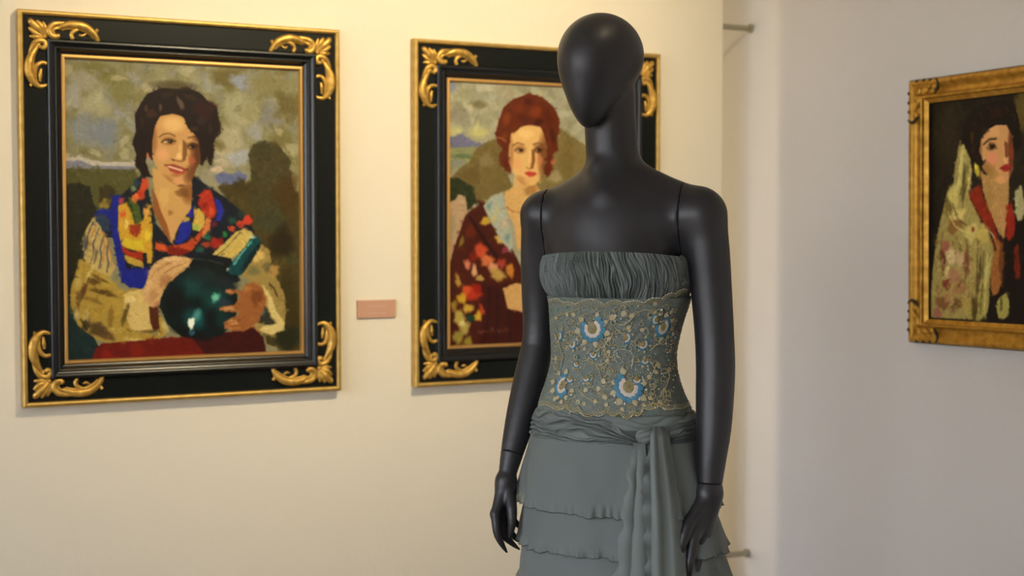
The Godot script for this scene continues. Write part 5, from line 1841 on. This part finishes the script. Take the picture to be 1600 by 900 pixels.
func bust_band(t: Node3D) -> void:
	var p := PackedVector3Array()
	var cols := 1500
	var rows := 90
	for i in rows:
		var v := float(i) / (rows - 1)
		for j in cols:
			var th := TAU * j / cols
			# the upper edge curls in over the body, the lower one tucks under the lace
			var ends := pow(absf(cos(th)), 3.0)
			var py := lerpf(392.0 + 9.0 * ends, 472.0, clampf((v - 0.08) / 0.92, 0.0, 1.0))
			var off := -0.0100
			if v < 0.08:
				off -= 0.02 * (1.0 - v / 0.08)
				py += 1.5 * (1.0 - v / 0.08)
			off += 0.0035 * sin(PI * clampf(v, 0.08, 1.0)) ** 0.7
			off -= 0.003 * smoothstep(0.84, 1.0, v)
			# gathered pleats, wandering and merging
			var sway := 0.10 * sin(v * 3.4 - 0.7) + 0.06 * n2(th * 3.0, v * 1.6)
			var x := (th + sway * 0.6) * 19.0
			var f := n2(x, v * 0.9) * 0.75 + 0.45 * n2(x * 2.1 + 40.0, v * 1.3 + 9.0)
			f = 1.0 - pow(f * f + 0.004, 0.32) * 2.0
			off += 0.0065 * f * (0.45 + 0.55 * smoothstep(0.0, 0.25, v))
			p.append(skin(th, py, off))
	var s := Soup.new()
	s.grid(p, rows, cols, true, 1.0)
	part("pleated_bust_band", s.mesh(), M.pleats, t)

func scallop(pts: Array) -> Array:
	# a wavy edge through low points, arching between them
	var out := []
	for i in pts.size() - 1:
		var a: Array = pts[i]
		var b: Array = pts[i + 1]
		for k in 8:
			var u := float(k) / 8.0
			out.append([lerpf(a[0], b[0], u), lerpf(a[1], b[1], u) - a[2] * sin(PI * u)])
	out.append([pts[pts.size() - 1][0], pts[pts.size() - 1][1]])
	return out

func thread(s: Soup, pts: Array, r: float, off := 0.0025) -> void:
	var path := PackedVector3Array()
	var rad := PackedFloat32Array()
	for q in pts:
		path.append(cloth(q[0], q[1], off))
		rad.append(r)
	s.tube(path, rad, 6)

func bead_row(s: Soup, pts: Array, gap: float, r: float, every := 1.0) -> void:
	var left := 0.0
	for i in pts.size() - 1:
		var a := Vector2(pts[i][0], pts[i][1])
		var b := Vector2(pts[i + 1][0], pts[i + 1][1])
		var d := a.distance_to(b)
		while left < d:
			var q := a.lerp(b, left / d)
			if rng.randf() < every:
				s.ball(cloth(q.x + rng.randf_range(-0.4, 0.4), q.y + rng.randf_range(-0.4, 0.4), 0.0035), Vector3.ONE * r * rng.randf_range(0.7, 1.15), Basis(), 4, 6)
			left += gap
		left -= d

func leaf(s: Soup, px: float, py: float, size: float, turn: float, wide := 0.42) -> void:
	var p := patch(px, py, 0.0022)
	var pts := PackedVector3Array()
	var rows := 7
	var c := cos(turn)
	var q := sin(turn)
	for i in rows:
		var u := float(i) / (rows - 1)
		var w := size * wide * sin(PI * pow(u, 0.8)) + 0.02
		for j in 5:
			var k := j / 2.0 - 1.0
			var x := u * size
			var y := k * w
			pts.append(on(p, x * c - y * q, x * q + y * c, 0.7 * (1.0 - absf(k)) + 0.3))
	s.grid(pts, rows, 5, false, 1.0)
	for i in range(s.n.size() - rows * 5, s.n.size()):
		var nn: Vector3 = p[3]
		if s.n[i].dot(nn) < 0.0:
			s.n[i] = -s.n[i]

func flower(t: Node3D, px: float, py: float, r: float, squash: float, turn: float, from: float, to: float, lobes: int, rich: bool) -> void:
	var p := patch(px, py, 0.0025)
	var blue := Soup.new()
	var white := Soup.new()
	var beige := Soup.new()
	var tan_ := Soup.new()
	var nn: Vector3 = p[3]
	var bead := Soup.new()
	# satin-stitched rings: scalloped blue, a white one, a rough centre
	var steps := lobes * 8
	for ringed in 3:
		var full := ringed == 2
		var n := 40 if full else steps + 1
		var inner: float = [0.58, 0.36, 0.02][ringed]
		var pts := PackedVector3Array()
		for i in 4:
			var v := i / 3.0
			for j in n:
				var a := deg_to_rad(lerpf(from, to, float(j) / steps)) if not full else TAU * j / n
				var lobe := absf(sin(PI * float(j) / 8.0)) if not full else 0.5
				var outer: float = r * ([0.86 + 0.14 * pow(lobe, 0.45), 0.66 + 0.08 * lobe, 0.46][ringed])
				var zig := r * 0.05 * (1.0 if j % 2 == 0 else -1.0) if ringed == 0 else 0.0
				var rad := lerpf(r * inner + zig, outer, v)
				var h := 0.5 + 0.35 * ringed + r * 0.035 * sin(PI * clampf(v * 0.8 + 0.2, 0.0, 1.0)) + (0.16 if j % 2 == 0 else -0.16)
				if full:
					h = 0.9 + r * 0.06 * (1.0 - v) + 0.5 * n2(a * 2.0 + px, v * 5.0 + py)
				if v == 1.0:
					h -= 0.6
				var x := cos(a) * rad * squash
				var y := sin(a) * rad
				pts.append(on(p, x * cos(turn) - y * sin(turn), x * sin(turn) + y * cos(turn), h))
		var so: Soup = [blue, white, beige][ringed]
		so.grid(pts, 4, n, full, 1.0)
		for q in so.n.size():
			if so.n[q].dot(nn) < 0.0:
				so.n[q] = -so.n[q]
		reoriented(so)
	for i in (26 if rich else 6):
		var a := rng.randf() * TAU
		var q := rng.randf() * r * 0.40
		bead.ball(on(p, cos(a) * q * squash, sin(a) * q, 1.2), Vector3.ONE * rng.randf_range(0.0007, 0.0011), Basis(), 4, 6)
	# pointed beige tips behind the petals
	for i in (7 if rich else 4):
		var a := deg_to_rad(lerpf(from - 20, to + 20, (i + rng.randf_range(0.3, 0.7)) / (7.0 if rich else 4.0)))
		leaf(tan_, px + cos(a) * r * 0.85 * squash, py + sin(a) * r * 0.85, r * rng.randf_range(0.42, 0.62), a, 0.38)
	var o := piece("lace_flower", colours([blue, white, beige, bead, tan_], [M.blue, M.white, M.beige, M.gold_bead, M.leaf]), t)

func lace_waist(t: Node3D) -> void:
	# the fitted waist under the lace, drawn in by fine horizontal gathers
	var p := PackedVector3Array()
	var cols := 360
	var rows := 90
	for i in rows:
		var v := float(i) / (rows - 1)
		for j in cols:
			var th := TAU * j / cols
			var py := lerpf(462.0, 650.0, v)
			var f := n2(th * 5.0 + 3.0, v * 42.0)
			p.append(skin(th, py, 0.0012 * f - 0.012 * smoothstep(636.0, 646.0, py)))
	var s := Soup.new()
	s.grid(p, rows, cols, true, 1.0)
	var waist := part("lace_waist", s.mesh(), M.lace, t)
	# scalloped edges with their beads
	var upper := scallop([[858, 470, 5], [880, 473, 2], [900, 475, 8], [945, 476, 5], [974, 473, 3], [1006, 473, 4], [1034, 467, 4], [1056, 459, 3], [1074, 452, 0]])
	var lower := scallop([[843, 633, 3], [862, 636, -5], [884, 635, -5], [903, 641, -6], [928, 648, -4], [948, 643, -6], [968, 645, -8], [990, 647, -7], [1006, 638, -3], [1030, 634, -4], [1056, 637, -3], [1078, 632, 0]])
	var threads := Soup.new()
	var threads_low := Soup.new()
	for q in [[0.0, 0.0012], [3.0, 0.0008], [5.5, 0.0006]]:
		var moved := []
		for e in upper:
			moved.append([e[0], e[1] + q[0]])
		thread(threads, moved, q[1])
		moved = []
		for e in lower:
			moved.append([e[0], e[1] - q[0]])
		thread(threads_low, moved, q[1])
	part("scalloped_edge", threads.mesh(), M.thread, waist)
	part("scalloped_edge", threads_low.mesh(), M.thread, waist)
	var vines := Soup.new()
	for v in [
		[[958, 500], [966, 508], [977, 507], [986, 500], [994, 490], [1006, 484], [1018, 486], [1026, 494]],
		[[960, 511], [968, 519], [976, 523]], [[988, 503], [986, 510], [981, 516]],
		[[905, 566], [918, 564], [929, 568], [936, 578], [940, 592], [939, 600]], [[929, 568], [938, 571], [946, 566]],
		[[862, 500], [872, 494], [884, 489], [896, 486], [906, 482]], [[866, 520], [874, 540], [880, 556], [876, 572]],
		[[950, 560], [944, 548], [946, 536], [954, 528], [958, 520]], [[944, 620], [934, 612], [926, 604], [918, 606]],
		[[1000, 600], [1014, 592], [1022, 580], [1026, 566]], [[1016, 548], [1024, 540], [1034, 536], [1042, 528]],
		[[1030, 622], [1040, 606], [1046, 590], [1044, 574]], [[955, 482], [962, 490], [956, 500]], [[902, 606], [912, 618], [926, 626], [940, 630]]]:
		var fine := []
		for k in v.size() - 1:
			for u in 4:
				fine.append([lerpf(v[k][0], v[k + 1][0], u / 4.0), lerpf(v[k][1], v[k + 1][1], u / 4.0)])
		fine.append(v[v.size() - 1])
		thread(vines, fine, 0.0010, 0.0022)
	# small curls of cord all over the net
	for k in 210:
		var px := rng.randf_range(866, 1058)
		var py := rng.randf_range(480, 640)
		var r := rng.randf_range(3.0, 7.5)
		var a0 := rng.randf() * TAU
		var way := 1.0 if rng.randf() < 0.5 else -1.0
		var curl := []
		for i in 12:
			var u := i / 11.0
			var rr := r * (1.0 - 0.7 * u)
			curl.append([clampf(px + cos(a0 + way * u * 6.0) * rr, 862, 1064), py + sin(a0 + way * u * 6.0) * rr])
		thread(vines, curl, rng.randf_range(0.0005, 0.0010), 0.002)
	var vn := part("cord_vine", vines.mesh(), M.thread, waist)
	vn.set_meta("kind", "stuff")
	for q in [[962, 492, 12, 2.4], [970, 488, 11, 0.4], [984, 491, 9, 0.7], [984, 508, 8, 1.9], [1000, 517, 8, -0.4], [940, 592, 10, 0.9], [936, 603, 9, 1.7], [946, 566, 8, -0.6], [898, 488, 9, 2.0], [884, 489, 8, 0.8], [870, 494, 8, 2.2], [948, 528, 8, 0.4], [868, 556, 9, 1.2], [954, 548, 7, 2.6],
		[1012, 592, 9, -0.8], [1022, 580, 8, 0.4], [1028, 566, 10, 1.4], [1044, 574, 9, 0.9], [1040, 606, 8, 2.5], [1046, 545, 8, 1.0], [918, 606, 9, 2.2], [926, 626, 9, 0.2], [950, 622, 10, 3.4], [944, 634, 8, -0.4], [900, 626, 9, 0.5], [866, 620, 9, 1.0], [912, 548, 7, -1.0], [1012, 620, 9, 0.6], [1034, 628, 9, 2.9], [1020, 474, 8, 0.2], [1050, 484, 8, 1.6], [910, 634, 8, -0.9], [880, 626, 8, 2.6], [970, 636, 8, 1.0], [1002, 632, 8, 0.2]]:
		var lf := Soup.new()
		leaf(lf, q[0], q[1], q[2], q[3])
		part("lace_leaf", lf.mesh(), M.leaf, waist)
	flower(waist, 926, 514, 22, 0.95, 0.0, -75, 215, 9, true)
	flower(waist, 982, 605, 24, 0.95, 0.0, -15, 250, 9, true)
	flower(waist, 879, 602, 20, 0.72, 0.1, 20, 285, 8, true)
	flower(waist, 1036, 511, 18, 0.72, 0.0, -80, 190, 7, true)
	flower(waist, 1026, 499, 11, 0.9, 0.0, 60, 250, 4, false)
	for q in [[894, 537, 10, -40, 150], [978, 528, 11, -80, 100], [1005, 538, 11, -70, 150], [1008, 562, 10, 20, 170], [901, 568, 8, 30, 190], [927, 553, 9, 0, 200], [995, 592, 10, 10, 170], [891, 592, 8, 10, 190], [916, 590, 9, 20, 150], [874, 524, 9, -60, 110], [1052, 520, 7, 0, 200]]:
		flower(waist, q[0], q[1], q[2], 0.9, 0.0, q[3], q[4], 5, false)
	# beads and sequins
	var silver := Soup.new()
	var gold := Soup.new()
	var aqua := Soup.new()
	bead_row(silver, upper, 3.2, 0.0014, 0.75)
	bead_row(gold, lower, 3.0, 0.0014, 0.8)
	bead_row(silver, lower, 4.6, 0.0015, 0.6)
	var loop := [[966, 570], [960, 560], [958, 552], [964, 547], [974, 545], [984, 548], [990, 556], [989, 566], [986, 577]]
	bead_row(silver, loop, 2.6, 0.0012)
	bead_row(silver, [[966, 570], [974, 566], [970, 560], [963, 555]], 2.6, 0.0011)
	bead_row(gold, [[1010, 633], [1022, 630], [1036, 632], [1050, 634]], 2.4, 0.0015)
	for k in 300:
		var px := rng.randf_range(864, 1056)
		var py := rng.randf_range(478, 646)
		var which := rng.randf()
		(silver if which < 0.45 else gold if which < 0.85 else aqua).ball(cloth(px, py, 0.003), Vector3.ONE * rng.randf_range(0.0008, 0.0017), Basis(), 4, 6)
	for q in [[978, 541], [902, 558], [884, 480], [902, 629], [870, 484]]:
		aqua.ball(cloth(q[0], q[1], 0.004), Vector3.ONE * 0.0022, Basis(), 5, 8)
	for q in [[1010, 609], [999, 624], [962, 629], [976, 631], [893, 616], [960, 619], [921, 504], [1034, 484], [962, 494]]:
		silver.ball(cloth(q[0], q[1], 0.004), Vector3.ONE * 0.0022, Basis(), 5, 8)
	for q in [["silver_beads", silver, M.silver], ["gold_beads", gold, M.gold_bead], ["aqua_sequins", aqua, M.aqua]]:
		var bs: Soup = q[1]
		part(q[0], bs.mesh(), q[2], waist).set_meta("kind", "stuff")

# a band of gathered cloth round the body: from th0 to th1, its upper and lower edges as tables (th, py) in the picture, folds along it
func strand(th0: float, th1: float, top: Array, low: Array, lift: float, folds: float, deep: float, seed_: float, cols := 110, rows := 40) -> ArrayMesh:
	var p := PackedVector3Array()
	for i in rows:
		var v := float(i) / (rows - 1)
		for j in cols:
			var u := float(j) / (cols - 1)
			var th := lerpf(th0, th1, u)
			var a := through(top, th)
			var b := through(low, th)
			var row := level(th, lerpf(a, b, v), 0.006)
			var w := v * folds + 0.9 * n2(th * 1.3 + seed_, v * 1.2) + 0.25 * n2(th * 4.0 + seed_, v * 3.0)
			var f := absf(sin(PI * w))
			var g := absf(sin(PI * (w * 2.3 + 0.7 * n2(th * 2.0, seed_))))
			var off := lift * pow(sin(PI * clampf(v, 0.0, 1.0)), 0.45) + deep * (pow(f, 0.5) - 0.6) * minf(1.0, 6.0 * minf(v, 1.0 - v)) + deep * 0.35 * pow(g, 0.6)
			p.append(skin(th, row, off - 0.0075))
	var s := Soup.new()
	s.grid(p, rows, cols, false, 1.0 if th1 > th0 else -1.0)
	return s.mesh()

# a hanging strip of cloth: rows of (py, left, right, how far it stands out), folds across
func strip(rows_in: Array, bend: Callable, ny := 70, nx := 26) -> ArrayMesh:
	var y0: float = rows_in[0][0]
	var y1: float = rows_in[rows_in.size() - 1][0]
	var p := PackedVector3Array()
	for i in ny:
		var v := float(i) / (ny - 1)
		var py := lerpf(y0, y1, v)
		for j in nx:
			var u := float(j) / (nx - 1)
			var e: Vector3 = bend.call(u, v)      # picture pixels right and down, metres outwards
			var off := through(rows_in, py, 3) + e.z + 0.005 * smoothstep(720.0, 800.0, py)
			var px := lerpf(through(rows_in, py, 1), through(rows_in, py, 2), u) + e.x
			p.append(cloth(px, py + e.y, off))
	var s := Soup.new()
	s.grid(p, ny, nx, false, 1.0)
	for q in s.n.size():
		if s.n[q].z < 0.0 and s.n[q].dot(forward()) < -0.2:
			pass
	return s.mesh()

func sash(t: Node3D) -> void:
	# gathered hip band all round
	var p := PackedVector3Array()
	var cols := 300
	var rows := 44
	for i in rows:
		var v := float(i) / (rows - 1)
		for j in cols:
			var th := TAU * j / cols
			var py := lerpf(634.0, 693.0, v)
			var w := v * 6.0 + 0.8 * n2(cos(th) * 1.6 + 7.0, sin(th) * 1.6 + v)
			var off := -0.0095 + 0.003 * sin(PI * v) ** 0.4 + 0.0042 * pow(absf(sin(PI * w)), 0.5)
			p.append(skin(th, py, off))
	var s := Soup.new()
	s.grid(p, rows, cols, true, 1.0)
	part("hip_band", s.mesh(), M.chiffon, t)
	# the two gathered ends that meet in the knot; the left one narrows to a point across it
	var upper := []
	var under := []
	for q in [[1004, 694, 697], [996, 688, 701], [985, 681, 703], [965, 668, 704], [944, 656, 703], [915, 649, 699], [885, 643, 694], [855, 637, 690], [838, 633, 688]]:
		var th := spot(q[0], q[1]).x
		upper.append([th, q[1]])
		under.append([th, q[2]])
	upper.append([3.5, 626]); under.append([3.5, 676])
	part("sash_wrap", strand(upper[0][0], 3.5, upper, under, 0.007, 5.5, 0.011, 2.0, 170, 84), M.chiffon, t)
	var k := spot(1012, 684).x
	part("sash_wrap", strand(k, -0.75, [[-0.75, 634], [-0.3, 638], [0.1, 646], [0.5, 659], [0.8, 668], [1.1, 674]], [[-0.75, 662], [-0.3, 668], [0.1, 677], [0.5, 687], [0.8, 692], [1.1, 696]], 0.007, 4.0, 0.010, 12.0, 80, 60), M.chiffon, t)
	part("knot", strip([[667, 1006, 1021, 0.016], [672, 998, 1024, 0.025], [680, 993, 1025, 0.029], [688, 995, 1023, 0.028], [694, 1001, 1019, 0.020]], func(u: float, v: float) -> Vector3:
		return Vector3(0, 0, 0.0045 * pow(absf(sin(PI * (v * 2.2 + u * 0.8 + 0.2))), 0.6) - 0.010 * pow(absf(u * 2.0 - 1.0), 3.0)), 40, 24), M.chiffon, t)
	# the tail that hangs from under the knot, at the left
	var wave := func(u: float, v: float) -> Vector3:
		var edge := pow(1.0 - u, 3.0)
		return Vector3(edge * (2.6 * sin(v * 34.0) + 1.6 * sin(v * 61.0 + 1.0)), 0.0, edge * 0.004 * cos(v * 34.0) + 0.006 * pow(absf(sin(PI * (u * 2.0 + 0.1))), 0.6) * smoothstep(0.0, 0.2, v) - 0.003)
	part("sash_tail", strip([[692, 987, 1008, 0.014], [720, 984, 1010, 0.013], [760, 979, 1012, 0.014], [800, 973, 1013, 0.015], [850, 967, 1014, 0.016], [900, 961, 1015, 0.018], [1000, 950, 1018, 0.020]], wave, 130, 36), M.chiffon, t, "sash tail with a wavy edge hanging from under the knot")
	# the broad tail folded over the knot, with a narrow ruffled layer at its left
	var ruffle := func(u: float, v: float) -> Vector3:
		var edge := pow(1.0 - u, 2.0)
		return Vector3(edge * (2.2 * sin(v * 46.0) + 1.5 * sin(v * 83.0 + 2.0)), 0.0, edge * 0.005 * cos(v * 46.0) - 0.004 * u)
	part("sash_tail", strip([[688, 1014, 1024, 0.022], [720, 1010, 1024, 0.021], [750, 1005, 1024, 0.021], [800, 1004, 1026, 0.022], [850, 1008, 1028, 0.023], [900, 1011, 1030, 0.025], [1000, 1014, 1034, 0.027]], ruffle, 150, 20), M.chiffon, t, "narrow ruffled edge of the broad tail")
	var broad := func(u: float, v: float) -> Vector3:
		var over := 1.0 - smoothstep(0.0, 0.07, v)
		return Vector3(0.0, 0.0, 0.0060 * sin(PI * minf(u * 2.6, 1.0)) - 0.018 * smoothstep(0.62, 1.0, u) + 0.003 * sin(u * 9.0) * smoothstep(0.05, 0.3, v) - 0.020 * over * over)
	part("sash_tail", strip([[666, 1019, 1038, 0.030], [672, 1017, 1043, 0.034], [690, 1016, 1047, 0.033], [720, 1016, 1052, 0.030], [760, 1017, 1058, 0.029], [800, 1018, 1064, 0.029], [850, 1018, 1069, 0.030], [900, 1018, 1073, 0.032], [1000, 1018, 1080, 0.034]], broad, 130, 36), M.chiffon, t, "broad tail folded over the knot")

func skirt(t: Node3D) -> void:
	# lining
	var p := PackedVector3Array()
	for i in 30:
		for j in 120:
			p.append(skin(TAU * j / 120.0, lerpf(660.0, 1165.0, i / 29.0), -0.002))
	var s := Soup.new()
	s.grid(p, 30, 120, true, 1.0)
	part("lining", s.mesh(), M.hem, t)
	var tops := [680.0, 772.0, 832.0, 893.0, 955.0, 1018.0, 1080.0]
	var hems := [787.0, 848.0, 909.0, 971.0, 1034.0, 1097.0, 1170.0]
	var cols := 560
	var rows := 36
	for k in 7:
		p = PackedVector3Array()
		var hem := PackedVector3Array()
		for i in rows:
			var v := float(i) / (rows - 1)
			for j in cols:
				var th := TAU * j / cols
				var x := cos(th) * 2.2
				var z := sin(th) * 2.2
				var drape := n2(th * 2.6 + k * 13.0, v * 0.5) if j * 2 < cols else n2((TAU - th) * 2.6 + k * 13.0, v * 0.5)
				var ruff := n2(x * 4.5 + k * 5.0, z * 4.5) + 0.6 * n2(x * 10.0, z * 10.0 + k)
				var tip := smoothstep(0.72, 1.0, v)
				var off := 0.003 + 0.011 * pow(v, 1.3) + 0.010 * v * drape + 0.0045 * tip * tip * ruff
				if k == 0:
					# the first tier swings out at the figure's right hip, where its edge shows sheer
					var side := exp(-pow((th - 3.05) / 0.22, 2.0))
					off += 0.017 * side * v * v
				var py: float = lerpf(tops[k], hems[k] + 2.2 * n2(x * 2.0 + 9.0, z * 2.0 + k * 3.0) + 1.2 * ruff, v)
				if k == 0:
					py -= 6.0 * exp(-pow((th - 3.05) / 0.22, 2.0)) * v
				var q := skin(th, py, off)
				p.append(q)
				if i == rows - 1:
					hem.append(q)
		s = Soup.new()
		s.grid(p, rows, cols, true, 1.0)
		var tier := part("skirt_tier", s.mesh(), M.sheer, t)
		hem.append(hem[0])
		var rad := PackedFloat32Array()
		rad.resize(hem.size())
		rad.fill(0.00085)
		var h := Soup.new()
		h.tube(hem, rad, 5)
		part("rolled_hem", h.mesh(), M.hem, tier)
